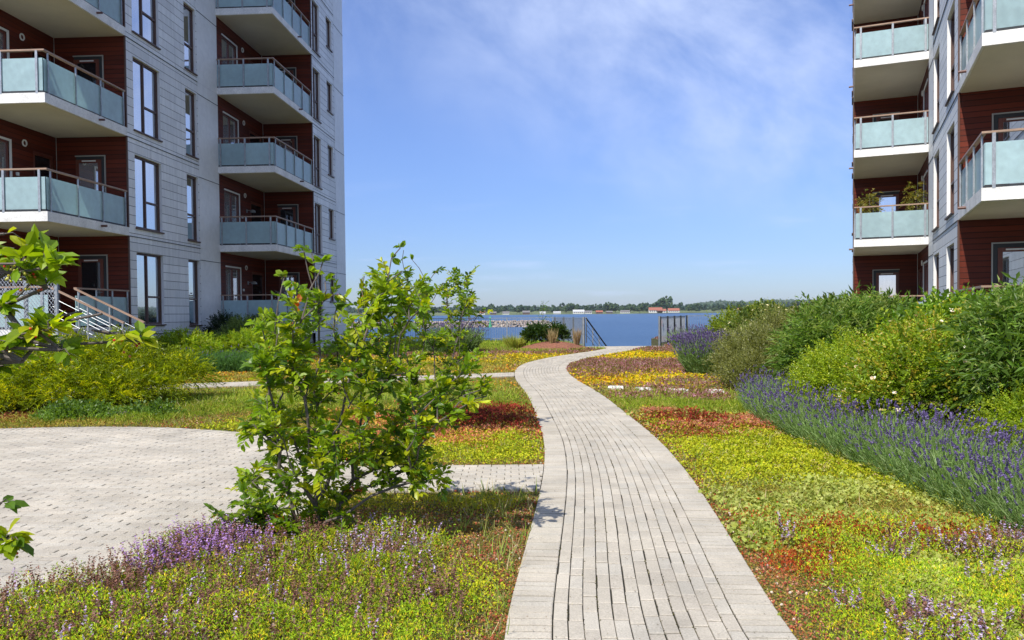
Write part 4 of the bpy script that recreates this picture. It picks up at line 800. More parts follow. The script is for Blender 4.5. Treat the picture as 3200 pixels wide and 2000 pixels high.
def species(x, y):
    n1_ = fbm(x*1.3, y*1.3, 1)-.5; n2_ = fbm(x*.5+3, y*.5, 2)-.5; n3_ = fbm(x*3.1, y*3.1, 5)-.5; px_ = path_x(y); R_ = x > px_; s = np.full(x.shape, IX['olive'])
    ye = y*(1+.16*n2_*2+.10*n1_*2+.05*n3_)
    def put(mask, k_): s[mask] = IX[k_]
    # right of the path
    for lo, hi_, k_ in ((30.5, 99, 'purple'), (25.4, 30.5, 'yellow'), (20.6, 25.4, 'purple'), (17.2, 20.6, 'yellow'), (16.1, 17.2, 'purple'), (11.9, 16.1, 'olive'), (9.9, 11.9, 'pink'), (6.7, 9.9, 'lime'), (5.3, 6.7, 'pale'), (0, 5.3, 'thyme')): put(R_ & (ye >= lo) & (ye < hi_), k_)
    put(R_ & (ye > 12.6) & (ye < 16) & (n1_+n3_*.5 > .05), 'grass'); put(R_ & blob(x, y, 2.6, 13.6, .8, 1.4, n3_), 'grass'); put(R_ & blob(x, y, 3.4, 14.4, .5, .7, n3_), 'purple'); put(R_ & blob(x, y, 2.3, 14.6, .4, .5, n3_), 'purple'); put(R_ & (ye > 11.5) & (ye < 12.6) & (n1_ > -.06), 'pale')
    put(R_ & (x < px_+1.7+n1_) & (ye > 17.4) & (ye < 20.2) & (n3_ < .03), 'orange'); put(R_ & (x < px_+2.2) & (ye > 21) & (ye < 24.5) & (n1_ > .0), 'olive')
    put(R_ & blob(x, y, 2.25, 11.0, .75, .55, n3_), 'red'); put(R_ & blob(x, y, 2.15, 9.75, .38, .28, n3_), 'red'); put(R_ & (ye > 9.3) & (ye < 11.9) & (n3_ > .06) & (x < 2.9), 'lime')
    put(R_ & (ye < 6.7) & (ye > 5.35) & (x < px_+1.5) & (n1_ > .0), 'gravel'); put(R_ & (ye < 6.6) & (ye > 4.9) & (n1_*.9+n3_*.5 > .10), 'redmoss'); put(R_ & blob(x, y, 1.95, 4.95, .23, .22, n3_), 'redmoss'); put(R_ & blob(x, y, 2.5, 5.45, .55, .16, n3_), 'redmoss')
    pl_ = s == IX['pale']; put(pl_ & R_ & (y < 9) & (n1_+.8*n3_ < -.16), 'olive'); put(pl_ & R_ & (y < 9) & (n1_-.8*n3_ > .2), 'lime'); put(R_ & (y < 6.3) & (y > 4.7) & (n2_*.8+n3_*.6+n1_*.4 > .13), 'redmoss'); put(R_ & (s == IX['thyme']) & (n1_+.8*n3_ < -.14), 'pale'); put(R_ & (s == IX['lime']) & (y < 10) & (n1_-.7*n3_ < -.17), 'gold')
    put(R_ & (x < px_+1.02+n1_*.9) & (y < 5.3) & (y > 4.0), 'gravel'); put(R_ & (x > 3.3) & (y > 4.2) & (y < 5.4) & (n3_ > .02), 'gravel')
    put(R_ & blob(x, y, 2.35, 5.5, .5, .2, n3_), 'redmoss'); put(R_ & blob(x, y, 1.8, 4.9, .24, .2, n3_), 'redmoss'); put(R_ & blob(x, y, 3.1, 5.35, .4, .13, n3_), 'redmoss')
    # left of the path
    Lf = ~R_
    for lo, hi_, k_ in ((31.5, 99, 'grass'), (29.3, 31.5, 'purple'), (25.2, 29.3, 'yellow'), (20.0, 25.2, 'olive'), (9.9, 19.4, 'olive'), (7.9, 9.9, 'lime'), (5.75, 6.95, 'gold'), (4.9, 5.75, 'gravel'), (0, 4.9, 'thyme')): put(Lf & (ye >= lo) & (ye < hi_), k_)
    put(Lf & (ye > 25.2) & (ye < 29.3) & (n3_+n1_ > .07), 'olive'); put(Lf & (ye > 21) & (ye < 24) & (n1_ > .12) & (n3_ > .0), 'orange')
    put(Lf & (ye > 11.9) & (ye < 17.8) & (n1_+.4*n3_ > -.01), 'grass'); put(Lf & (ye > 17) & (ye < 19.3) & (n3_ > .13), 'orange')
    put(Lf & (x > -1.1) & (ye > 10.5) & (ye < 11.4) & (n3_ < .12), 'red'); put(Lf & (x > -1.9) & (ye > 9.7) & (ye <= 10.5+.5*n3_) & (n3_ > -.12), 'pink'); put(Lf & (x > -2.9) & (x < -1.2) & blob(x, y, -2.1, 11.6, 1.0, .7, n3_), 'pink')
    put(Lf & (x < -2.6) & (y > 10) & (y < 13.4) & (n1_ > .05) & (ye < 12), 'gravel'); put(Lf & (y < 8.25) & (y > 8.0), 'gravel'); put(Lf & blob(x, y, -.35, 5.95, .5, .25, n3_), 'gravel')
    put(Lf & (x < -.45) & (x > -2.9) & (y < 5.75) & (n1_*.3 < .2) & (y < 5.35+.3*n1_), 'thyme'); put(Lf & (x > -.55+n1_*.6) & (y < 5.75), 'gravel'); put(Lf & blob(x, y, -.28, 4.45, .27, .24, n3_), 'lime'); put(Lf & blob(x, y, -.75, 4.05, .6, .5, n3_), 'thyme')
    put(Lf & (y > 12.1) & (y < 13.6) & (x < -7.3), 'mulch'); put(Lf & (y > 11.1) & (y < 12.6) & (x < -7.9), 'mulch')
    # brown mossy margin along the paving
    dist = np.minimum(np.abs(x-path_edge(y, 1)), np.abs(x-path_edge(y, -1))); put((dist < (.13+.22*np.clip(n1_+.3, 0, 1))*np.where(y < 25, 1, .3)) & (y < 26) & (s != IX['gravel']), 'gravel')
    return s
def mask_paved(x, y):
    b_ = inpoly(x, y, PATHPOLY)
    for P_ in (PLAZA, SP1, SP2, APR): b_ |= inpoly(x, y, P_)
    return b_ | ~inpoly(x, y, gp)
bands = [(3.3, 5, .017, 3.2), (5, 7, .020, 3.0), (7, 10, .027, 2.6), (10, 14, .038, 2.3), (14, 19, .054, 2.1), (19, 26, .058, 2.0), (26, 36, .075, 2.0), (36, 45, .13, 1.6)]
NBs = {k_: NB() for k_ in SN}; spike_feet = []
for (y0, y1, lf, dn) in bands:
    xr = min(12, max(4.2, y1*.72+1)); n = int((y1-y0)*2*xr*dn/(lf*lf*.62)); x = rng.uniform(-xr, xr, n); y = rng.uniform(y0, y1, n)
    ok = ~mask_paved(x+rng.normal(0, .014, n), y+rng.normal(0, .014, n)) & (x < 5.2+.1*y); x, y = x[ok], y[ok]; jx = .05+.012*y; s = species(x+rng.normal(0, 1, len(x))*jx, y+rng.normal(0, 1, len(x))*jx*1.5); dens = fbm(x*2.3, y*2.3, 8)*.6+fbm(x*7, y*7, 12)*.5
    for k_, (cols, w_, h, asp, sc, upr) in SPEC.items():
        m_ = s == IX[k_]
        if k_ == 'gravel': m_ &= rng.random(len(x)) < .62
        if k_ == 'olive': m_ &= rng.random(len(x)) < .85
        if not m_.any(): continue
        xs_, ys_ = x[m_], y[m_]; k2 = len(xs_); de = np.minimum(np.abs(xs_-path_edge(ys_, 1)), np.abs(xs_-path_edge(ys_, -1)))
        f2_ = 19.35+.32*np.maximum(xs_, -9); nearp = ((xs_ < .2) & (ys_ < f2_+.05) & (ys_ > f2_-1.3)) | ((xs_ > -1.6) & (xs_ < .4) & (ys_ > 6.6) & (ys_ < 6.95))
        hm = h*np.clip(.35+de*2.2, .3, 1)*(.15+1.9*dens[m_]**1.5)*np.where(ys_ > 13, .5, 1)*np.where(nearp, .25, 1); z = hm*rng.random(k2)**.7; B = np.c_[xs_, ys_, z]
        D = unit(rng.normal(size=(k2, 3))*np.array([1, 1, .5])+np.array([0, 0, upr])*np.where(nearp, .1, np.where(ys_ > 13, .5, 1))[:, None]); ln = lf*sc*rng.uniform(.7, 1.4, k2)*np.where(nearp, .6, 1); patch = (.78+.5*fbm(xs_*1.7+k2 % 7, ys_*1.7, 4))[:, None]
        ed = pick(cols, k2, .16, w_)
        # colour comes in clumps: neighbouring leaves share a plant
        cl = (hsh(np.floor(xs_/(lf*4.5)), np.floor(ys_/(lf*4.5)), 0, 3)); sw = rng.random(k2) < .55; c0 = np.array(cols)[(cl*len(cols)*.999).astype(int)]; 
        if k_ not in ('yellow', 'orange'): ed[sw] = (ed[sw]*.5+c0[sw]*.5)
        NBs[k_].add(T_LEAF if y0 < 14 or asp > .3 else T_BLADE, B, D, np.array([0, 0, 1.0])+rng.normal(0, .5, (k2, 3)), ln, ln*asp, ed*patch)
LBL = {'olive': 'olive green moss and low sedum between the paths', 'grass': 'patchy green grass growing through the sedum', 'lime': 'bright lime green sedum carpet beside the curved path', 'gold': 'golden green sedum patch in front of the cross path', 'yellow': 'bands of bright yellow flowering sedum toward the shore', 'orange': 'orange and yellow sedum patches beside the path bend', 'purple': 'purple brown flowering thyme bands in the far lawn', 'red': 'dark red sedum patches beside the path', 'pink': 'salmon pink sedum flower heads beside the red sedum', 'pale': 'pale green rosette sedum at the right foreground', 'redmoss': 'rusty red moss patches in the right foreground', 'gravel': 'reddish gravel and brown moss along the paving edges', 'thyme': 'leafy green thyme beds in the foreground', 'mulch': 'brown bark mulch under the junipers at left'}
for k_ in SN:
    if NBs[k_].V: tag(NBs[k_].build({'redmoss': 'red_moss', 'gravel': 'gravel_moss', 'lime': 'lime_sedum', 'gold': 'golden_sedum', 'yellow': 'yellow_sedum', 'orange': 'orange_sedum', 'purple': 'purple_thyme', 'red': 'red_sedum', 'pink': 'pink_sedum', 'pale': 'pale_sedum', 'olive': 'low_sedum', 'mulch': 'bark_chips'}.get(k_, k_), M['herb']), LBL[k_], 'ground cover', kind='stuff')
# loose chips and pebbles on the margins
n = 26000; y = 3.4+rng.random(n)**1.6*9; x = rng.uniform(-2.6, 4.2, n); ok = ~mask_paved(x, y); x, y = x[ok], y[ok]; s = species(x, y); ok = (s == IX['gravel'])|(rng.random(len(x)) < .06); ok = rng.random(len(x)) < .6; x, y = x[ok][:9000], y[ok][:9000]; k_ = len(x)
nb = NB(); sz = rng.uniform(.003, .008, k_)*(1+y*.05); nb.add(ico, np.c_[x, y, rng.uniform(.008, .03, k_)], rdir(k_), rdir(k_), sz, sz*1.2, pick([(.42, .12, .06), (.32, .08, .05), (.6, .52, .44), (.45, .2, .13)], k_, .2, [4, 3, 1.2, 2])); tag(nb.build('pebbles', M['herb']), 'small red and white gravel chips along the paving edges', 'gravel', kind='stuff')
# thyme flower spikes
def spikes(x, y, h, cols, w_, wfl, name, label, lil):
    n = len(x); B = np.c_[x, y, np.full(n, .03)]; D = unit(np.c_[rng.normal(0, .28, (n, 2)), np.ones(n)]); hh = h*rng.uniform(.6, 1.2, n); nb = NB()
    nb.add(T_BLADE, B, D, rng.normal(size=(n, 3)), hh, np.full(n, .0035), pick([(.16, .09, .06), (.14, .14, .05)], n, .2)); fl = rng.random(n) < lil
    for j in range(11):
        f = .38+.62*j/10; P_ = B+D*(hh*f)[:, None]; base = pick(cols, n, .25, w_)
        lilc = pick(wfl, n, .15); c_ = np.where((fl & (rng.random(n) < .62))[:, None], lilc, base)
        for q_ in range(3):
            d_ = unit(rng.normal(size=(n, 3))*np.array([1, 1, .5])+np.array([0, 0, .35])); s_ = .0135*rng.uniform(.7, 1.3, n)*(1.25-.6*f); nb.add(T_LEAF, P_, d_, np.array([0, 0, 1.0])+rng.normal(0, .4, (n, 3)), s_*1.15, s_, c_)
    tag(nb.build(name, M['petal']), label, 'flowers', kind='stuff')
n = 14000; x = rng.uniform(-3.2, .2, n); y = rng.uniform(3.4, 5.9, n); ok = ~mask_paved(x, y); x, y = x[ok], y[ok]; s = species(x, y); ok = (s == IX['thyme']) & (fbm(x*2.2, y*2.2, 21)+.22*blob(x, y, -2.1, 4.6, .8, .6, 0*x)+.12*(y < 4.3) *.6+.2 > .42+rng.random(len(x))*.45); x, y = x[ok][:1750], y[ok][:1750]
SPK = [(.22, .10, .085), (.28, .14, .10), (.16, .09, .06), (.30, .20, .13)]
xe = rng.normal(-2.02, .17, 420); ye_ = rng.normal(4.95, .22, 420); oe = ~mask_paved(xe, ye_); x = np.concatenate([x, xe[oe]]); y = np.concatenate([y, ye_[oe]]); lm = blob(x, y, -2.0, 4.9, .5, .42, 0*x)
spikes(x[lm], y[lm], .22, SPK, [3, 2, 2, 1], [(.38, .20, .52), (.48, .30, .60)], 'thyme_flowers', 'vivid violet flower spikes at the edge of the round paved area', .75)
l2 = ~lm & (x > -1.2) & (y > 4.5)
spikes(x[l2], y[l2], .19, SPK, [3, 2, 2, 1], [(.46, .34, .56), (.55, .44, .62)], 'thyme_flowers', 'pale lilac flower spikes in front of the large berry bush', .5)
spikes(x[~lm & ~l2], y[~lm & ~l2], .19, SPK, [3, 2, 2, 1], [(.46, .34, .56), (.55, .44, .62)], 'thyme_flowers', 'dull purple brown flower spikes filling the left foreground bed', .1)
n = 7000; x = rng.uniform(1.6, 4.6, n); y = rng.uniform(3.4, 5.4, n); s = species(x, y); ok = (s == IX['thyme']) & ~mask_paved(x, y) & (fbm(x*1.9, y*1.9, 23) > .42+rng.random(n)*.22); x, y = x[ok][:850], y[ok][:850]
spikes(x, y, .17, SPK, [3, 2, 2, 1], [(.46, .34, .56), (.55, .44, .62)], 'thyme_flowers', 'pale lilac flower spikes in the right foreground bed', .5)
# sedum flower heads (starry domes on short stalks)
def heads(x, y, z, r_, cols, name, label):
    n = len(x); nb = NB()
    for j in range(14):
        t_ = rng.uniform(0, 6.28, n); q_ = r_*rng.random(n); P_ = np.c_[x+np.cos(t_)*q_, y+np.sin(t_)*q_, z*(1-.25*(q_/r_)**2)*(1+0*x)]; s_ = r_*.62*rng.uniform(.6, 1.1, n); nb.add(T_LEAF, P_, unit(np.c_[np.cos(t_), np.sin(t_), rng.uniform(.1, .9, n)]), np.array([0, 0, 1.0])+rng.normal(0, .3, (n, 3)), s_, s_*.6, pick(cols, n, .15))
    nb.add(T_BLADE, np.c_[x, y, np.zeros(n)], np.c_[rng.normal(0, .1, (n, 2)), np.ones(n)], rng.normal(size=(n, 3)), np.zeros(n)+z, np.full(n, .006), pick([(.2, .2, .04)], n)); tag(nb.build(name, M['petal']), label, 'flowers', kind='stuff')
n = 5000; x = rng.uniform(1.4, 4, n); y = rng.uniform(6, 12, n); ok = ~mask_paved(x, y); x, y = x[ok], y[ok]; n = len(x); s = species(x, y); a_ = (s == IX['pink']); heads(x[a_][:650], y[a_][:650], .14, .03, [(.50, .18, .12), (.55, .28, .18), (.42, .12, .08)], 'sedum_heads', 'salmon pink sedum flower heads right of the path')
a_ = (s == IX['lime']) & (rng.random(n) < .12+.25*(x > 2.9)*(y < 8)); heads(x[a_][:170], y[a_][:170], .12, .027, [(.62, .52, .24), (.55, .38, .18), (.5, .5, .12)], 'sedum_heads', 'cream and peach sedum flower heads dotted over the lime carpet')
x = rng.uniform(-2.6, .4, 5000); y = rng.uniform(8, 12, 5000); s = species(x, y); ok = ~mask_paved(x, y); a_ = (s == IX['pink']) & ok; heads(x[a_][:420], y[a_][:420], .13, .03, [(.50, .18, .12), (.55, .28, .18), (.42, .12, .08)], 'sedum_heads', 'salmon pink sedum flower heads left of the path')
a_ = (s == IX['red']) & ok; heads(x[a_][:520], y[a_][:520], .17, .034, [(.17, .022, .02), (.24, .035, .03), (.12, .03, .02)], 'sedum_heads', 'dark wine red sedum flower heads left of the path')
# ------------------------------------------------------------------ berry bushes
SV = [(.13, .24, .012), (.19, .30, .014), (.07, .15, .012), (.30, .37, .016), (.42, .12, .03)]
def berry_bush(label, base, clusters, mpp, Y0, leaf, per, name='serviceberry_bush', nstem=6, dz=.28, berries=3, seed=1, r0=.016, cols=SV, w=(4, 4, 3, 2.2, .06), twigs=7, fill=3, bal=.72):
    rs = random.Random(seed); root = empty(name, (base[0], base[1], 0), label, 'berry bush', 'serviceberry bushes'); pts = []
    for c in clusters:
        for q_ in range(fill if c[2] > 28 else 1):
            d_ = (c[3] if len(c) > 3 else 0)+rs.uniform(-dz, dz)*(1 if q_ else .7); j_ = c[2]*(.75 if q_ else 0); pts.append((at(c[0]+rs.uniform(-j_, j_), c[1]+rs.uniform(-j_, j_), Y0+d_), c[2]*mpp))
    pts = [p for p in pts if p[0].z > .06]
    nodes = []  # (pos, parent, depth)
    for i in range(nstem):
        t_ = 6.28*i/nstem; nodes.append([Vector((base[0]+math.cos(t_)*.05, base[1]+math.sin(t_)*.05, -.02)), -1, 0.0])
    pts.sort(key=lambda p: (p[0]-Vector((base[0], base[1], 0))).length); tips = []
    bv = Vector((base[0], base[1], 0))
    for (p, r_) in pts:
        best = None; bd = 1e9
        for i, (q_, pa_, ln_) in enumerate(nodes):
            v_ = p-q_
            if q_.z > p.z-.02 and q_.z > .25: continue
            dd = v_.length+bal*ln_+.3*max(0, .3-v_.normalized().z)*v_.length
            if dd < bd: bd = dd; best = i
        q_ = nodes[best][0]; nseg = max(2, int((p-q_).length/.11)); par = best; ctrl = q_.lerp(p, .5)+Vector((rs.uniform(-.05, .05), rs.uniform(-.05, .05), -.02+(.12 if p.z > .5 else .0)*0))
        out_ = (p-bv); ctrl += Vector((-out_.x*.10, -out_.y*.10, .05))
        for s_ in range(1, nseg+1):
            t_ = s_/nseg; pos = q_*(1-t_)**2+ctrl*2*t_*(1-t_)+p*t_*t_+Vector((rs.gauss(0, .008), rs.gauss(0, .008), rs.gauss(0, .008))); nodes.append([pos, par, nodes[par][2]+(pos-nodes[par][0]).length]); par = len(nodes)-1
        tips.append((par, p, r_))
    cnt = [0]*len(nodes)
    for (i, _, _) in tips:
        while i >= 0: cnt[i] += 1; i = nodes[i][1]
    mb = MB()
    for i, (q_, pa_, _l) in enumerate(nodes):
        if pa_ < 0: continue
        ra = min(r0, r0*.16*cnt[i]**.5+.0018); rb = min(r0, r0*.16*max(cnt[pa_] if nodes[pa_][1] >= 0 else cnt[i], 1)**.5+.0018); mb.tube([nodes[pa_][0], q_], [min(rb, ra*1.35), ra], 6)
    nb = NB(); B = []; D = []; TL = []
    for (i, p, r_) in tips:
        pd = (p-nodes[nodes[i][1]][0]).normalized() if nodes[i][1] >= 0 else Vector((0, 0, 1))
        for j in range(twigs if r_ > 28*mpp else (2 if Y0 > 3 else 4)):
            k_ = i
            for _ in range(rs.choice([0, 0, 0, 1, 1, 2])):
                if nodes[k_][1] >= 0 and nodes[nodes[k_][1]][1] >= 0: k_ = nodes[k_][1]
            b_ = nodes[k_][0]; dv = Vector((rs.gauss(0, 1), rs.gauss(0, 1), rs.gauss(.15, .8))).normalized(); dv = (dv*1.05+pd*.55+Vector((0, 0, .12))).normalized(); l_ = min(r_, .14)*rs.uniform(.55, 1.35)
            B.append(b_); D.append(dv); TL.append(l_); e_ = b_+dv*l_; mb.tube([b_, b_.lerp(e_, .5)+Vector((0, 0, .01)), e_], [.0022, .0017, .001], 4)
    mb.build('stems', M['bark'], root)
    leafy_twigs(nb, np.array(B), np.array(D), np.array(TL), per, leaf, leaf*.56, cols, droop=.15, T=T_OVAL, w=list(w), spread=1.0, upb=.9); nb.build('foliage', M['leaf'], root)
    nbb = int(len(clusters)*berries); idx = [rs.choice(range(len(B))) for _ in range(nbb)]; bb = NB(); P_ = np.array([np.array(B[i])+np.array(D[i])*TL[i]*rs.uniform(.5, 1.05) for i in idx])
    P_ = np.concatenate([P_+rng.normal(0, .013, P_.shape) for _ in range(4)]); k_ = len(P_); P_[:, 2] -= .02; bb.add(ico, P_, rdir(k_), rdir(k_), np.full(k_, .0042), np.full(k_, .0042), pick([(.55, .48, .06), (.45, .42, .08), (.55, .03, .015), (.5, .15, .04)], k_, .2, [4, 3, 2.4, 1]))
    o = bb.build('berries', M['berry'], root); o['kind'] = 'stuff'; return root
C1 = [(560,1240,45),(620,1215,50),(523,1215,26),(600,1140,36),(660,1115,45),(640,1040,50),(635,960,48),(700,900,50),(630,880,45),(600,840,34),(650,790,50),(720,760,55),(790,740,55),(855,725,55),(915,690,50),(965,720,40),(905,790,50),(830,820,55),(760,850,55),(700,830,50),(780,930,50),(715,985,55),(645,1010,45),(800,1010,55),(865,960,50),(885,1040,55),(950,1050,50),(985,1085,45),(1010,1125,34),(945,1120,45),(875,1110,50),(800,1090,50),(730,1060,50),(700,1130,45),(745,1200,50),(805,1190,45),(700,1235,45),(780,1250,36),(1035,935,42),(1085,905,42),(1130,925,36),(1158,915,22),(1030,975,45),(965,965,45),(1005,1010,40),(590,1020,30),(850,880,45),(940,870,42),(610,1200,36),(655,760,28),(985,690,30),(690,870,40)]
C1 += [(735,600,22,.1),(762,622,18,.1),(715,595,16,.1),(668,652,16),(690,664,14),(735,690,16),(790,700,20),(775,665,18),(950,640,20),(945,585,10,.2),(860,650,14)]
berry_bush('large leafy serviceberry bush with red and yellow berries standing nearest, left of the path', (-1.42, 5.5), C1, .00298, 5.5, .068, 8, seed=4, dz=.42, twigs=8, fill=3)
C2 = [(1100,660,34),(1060,690,38),(1112,700,30),(1010,700,38),(960,660,40),(915,670,38),(880,690,38),(1132,742,24),(1065,750,44),(1000,760,44),(955,800,44),(1030,820,44),(1095,845,40),(1130,850,26),(900,790,40),(1060,890,40),(1118,875,26),(965,870,40),(920,850,36),(985,930,34),(1085,790,40),(1030,640,16),(975,615,10),(948,590,7),(1110,650,20),(1150,735,12),(880,860,30),(1060,940,24)]
berry_bush('slightly smaller serviceberry bush farther back behind the large one, nearer the water', (-1.2, 10), C2, .00542, 10, .070, 8, seed=9, dz=.5, twigs=9, fill=3)
C3 = [(15,560,30),(65,575,34),(105,605,30),(60,625,34),(20,640,40),(95,655,30),(140,612,20),(110,680,16),(25,865,44),(75,810,34),(125,775,26),(190,738,16),(150,815,20),(245,760,20),(300,788,20),(325,808,14),(60,850,30),(5,835,30),(10,1265,24),(55,1268,22),(15,1190,16)]
berry_bush('serviceberry branches reaching in from the left edge very close to the viewpoint', (-3.1, 2.0), [(-560,1250,20),(-400,1150,20),(-260,1080,20),(-300,850,20),(-220,700,20),(-240,1300,20),(-120,620,20),(-120,930,20),(-90,1270,20),(-40,875,20),(-40,590,20)]+C3, .00114, 2.1, .056, 5, seed=14, dz=.12, nstem=4, r0=.011, berries=2.0, twigs=5, fill=1, bal=.1)
# potted shrubs on the third balcony of the right block
for (sx, lb) in ((11.75, 'potted small tree at the left end of a raised balcony on the right block'), (11.6, 'taller potted small tree at the right end of a raised balcony on the right block')):
    b_ = 1.75 if sx > 11.7 else .35; o_ = PR(sx, b_, BR+3)
    root = empty('potted_tree', o_, lb, 'potted plant', 'potted trees on the lowest raised balcony'); m_ = MB(); m_.tube([o_+Vector((0, 0, .0)), o_+Vector((0, 0, .35)), o_+Vector((0, 0, .36))], [.15, .2, .2], 12); m_.build('pot', M['frame'], root)
    m_ = MB(); m_.tube([o_+Vector((0, 0, .3)), o_+Vector((.03, 0, 1.0)), o_+Vector((0, 0, 1.6))], [.02, .015, .006], 6); m_.build('stem', M['bark'], root)
    k_ = 130; nb = NB(); d_ = rdir(k_); c_ = np.array(o_)+np.array([0, 0, 1.25 if sx > 11.7 else 1.35]); P_ = c_+d_*np.array([.32, .3, .55])*rng.uniform(.2, 1, (k_, 1)); leafy_twigs(nb, P_, unit(d_+rng.normal(0, .4, (k_, 3))), np.full(k_, .2), 7, .075, .035, [(.16, .17, .03), (.10, .13, .02), (.22, .2, .04)], droop=.5); nb.build('foliage', M['leaf'], root)
# flowers on the terrace of the second stack
for (s_, b_, lb) in ((11.6, 1.7, 'pink flowers in a small pot on the ground terrace of the left block'), (13.6, 1.8, 'white and pink flowers in a dark pot at the far end of the ground terrace')):
    o_ = PL(s_, b_, BL); root = empty('flower_pot', o_, lb, 'potted plant', 'flower pots on the terrace'); m_ = MB(); m_.tube([o_, o_+Vector((0, 0, .8))], [.14, .18], 10); m_.build('pot', M['dark'], root); k_ = 60; nb = NB(); d_ = rdir(k_); P_ = np.array(o_)+np.array([0, 0, 1.0])+d_*.2; nb.add(T_OVAL, P_, d_, rdir(k_), np.full(k_, .09), np.full(k_, .05), pick(G_DARK, k_)); nb.build('foliage', M['leaf'], root); nb = NB(); nb.add(T_OVAL, P_[:22]+.02, d_[:22], rdir(22), np.full(22, .07), np.full(22, .06), pick([(.6, .3, .4), (.7, .6, .65)], 22)); nb.build('blossoms', M['petal'], root)
# ------------------------------------------------------------------ far shore: houses and trees one by one
M['far_leaf'] = foliage('far_leaf', .1, .8, .05)
def ftree(h, w, kind):
    root = empty('shore_tree', (0, 0, 0)); nb = NB(); n = 90 if kind else 170
    if kind: f = rng.random(n); t_ = rng.uniform(0, 6.28, n); r_ = (1-f)*.9+.1; P_ = np.c_[np.cos(t_)*r_*w*.5, np.sin(t_)*r_*w*.5, h*(.12+.85*f)]
    else: d_ = rdir(n); lb = rng.choice(5, n); ox = np.array([(0, 0, .62), (.3, .1, .5), (-.3, 0, .48), (.05, .2, .78), (-.12, -.2, .4)])[lb]; P_ = ox*np.array([w, w, h])+d_*np.array([w*.27, w*.27, h*.2]); P_[:, 2] = np.maximum(P_[:, 2], h*.08)
    s_ = rng.uniform(.09, .2, n)*h; nb.add(ico, P_, rdir(n), rdir(n), s_*.5, s_*.6, pick([(.035, .065, .035), (.05, .085, .04), (.025, .05, .03), (.08, .11, .045)] if not kind else [(.02, .04, .025), (.03, .05, .03)], n, .3)); nb.build('crown', M['far_leaf'], root)
    m_ = MB(); m_.tube([(0, 0, -1), (0, 0, h*.6)], [h*.025, h*.012], 6); m_.build('trunk', M['bark'], root); return root
protos = [ftree(13, 14, 0), ftree(11, 9, 0), ftree(15, 17, 0), ftree(12, 7, 1), ftree(9, 13, 0)]; used = set(); rt = random.Random(5)
KL = ['tall round dark broadleaf tree', 'narrow broadleaf tree', 'broad spreading dark tree', 'pointed dark conifer', 'low bushy pale tree']
xs_t = []
for i in range(130):
    px = 1128+rt.random()*1290 if i > 12 else [1567, 1561, 1511, 1519, 1470, 1306, 1228, 1199, 1580, 1605, 1650, 1700, 1745][i]
    yt = rt.uniform(1560, 1780); x = (px-1209)*.000542*yt; k_ = rt.choice([0, 1, 1, 2, 3, 4, 4]) if i > 8 else [2, 2, 0, 0, 1, 0, 0, 1, 0][i]; sc = rt.uniform(.7, 1.5) if i > 2 else 2.2-.4*i
    if k_ in used: o = copy_tree(protos[k_])
    else: o = protos[k_]; used.add(k_)
    o.location = (x, yt, -1.5+(yt-1560)*.02); o.scale = (sc*rt.uniform(.85, 1.2), sc, sc); o.rotation_euler.z = rt.uniform(0, 6.28)
    seg = ['behind the stone breakwater', 'above the left bar fence', 'straight beyond the beach steps', 'beyond the opening in the fence', 'above the far end of the right hedge', 'below the distant wooded ridge'][min(5, max(0, int((px-1128)/215)))]
    tag(o, KL[k_]+' across the water '+seg, 'tree', 'trees on the far shore')
for k_ in range(5):
    if k_ not in used: protos[k_].location = (k_*40-500, 1600, 0); tag(protos[k_], KL[k_]+' on the far shore left of the bushes', 'tree', 'trees on the far shore')
# unbroken wood further back
n = 9000; x = rng.uniform(-1500, 1900, n); y = rng.uniform(1800, 2100, n); hgt = 1+17*fbm(x*.012, y*.01, 6)**1.5; nb = NB(); z = rng.random(n)*hgt*1.15+(y-1800)*.012+3; s_ = rng.uniform(4, 8, n); nb.add(ico, np.c_[x, y, z], rdir(n), rdir(n), s_*.5, s_*.7, pick([(.04, .07, .045), (.055, .085, .05), (.03, .055, .04)], n, .25)); tag(nb.build('far_wood', M['far_leaf'], og=(0, 1900, 0)), 'continuous dark wood behind the houses on the far shore', 'wood', kind='stuff')
n = 7000; x = 1030+rng.random(n)*2500; y = rng.uniform(4600, 5000, n); hh = 56*np.clip((x-1000)/300, 0, 1)**.6*(1+.08*np.sin(x*.012)+.04*np.sin(x*.04)); nb = NB(); nb.add(ico, np.c_[x, y, hh*np.where(y > 4800, 1, .85)*rng.uniform(.3, 1, n)+2], rdir(n), rdir(n), rng.uniform(5, 10, n), rng.uniform(9, 16, n), pick([(.05, .085, .035), (.065, .10, .04), (.04, .07, .03)], n, .15)); tag(nb.build('ridge_wood', M['far_leaf'], og=(1800, 4800, 0)), 'blue green wooded ridge on the horizon above the far shore', 'wood', kind='stuff')
M['hwall'] = mat('house_wall', (.55, .54, .50), .8); M['hroof_r'] = mat('roof_red', (.30, .10, .06), .8); M['hroof_g'] = mat('roof_grey', (.16, .15, .15), .8); M['hroof_w'] = mat('roof_pale', (.45, .45, .45), .8); M['hbrown'] = mat('house_brown', (.12, .07, .05), .8)
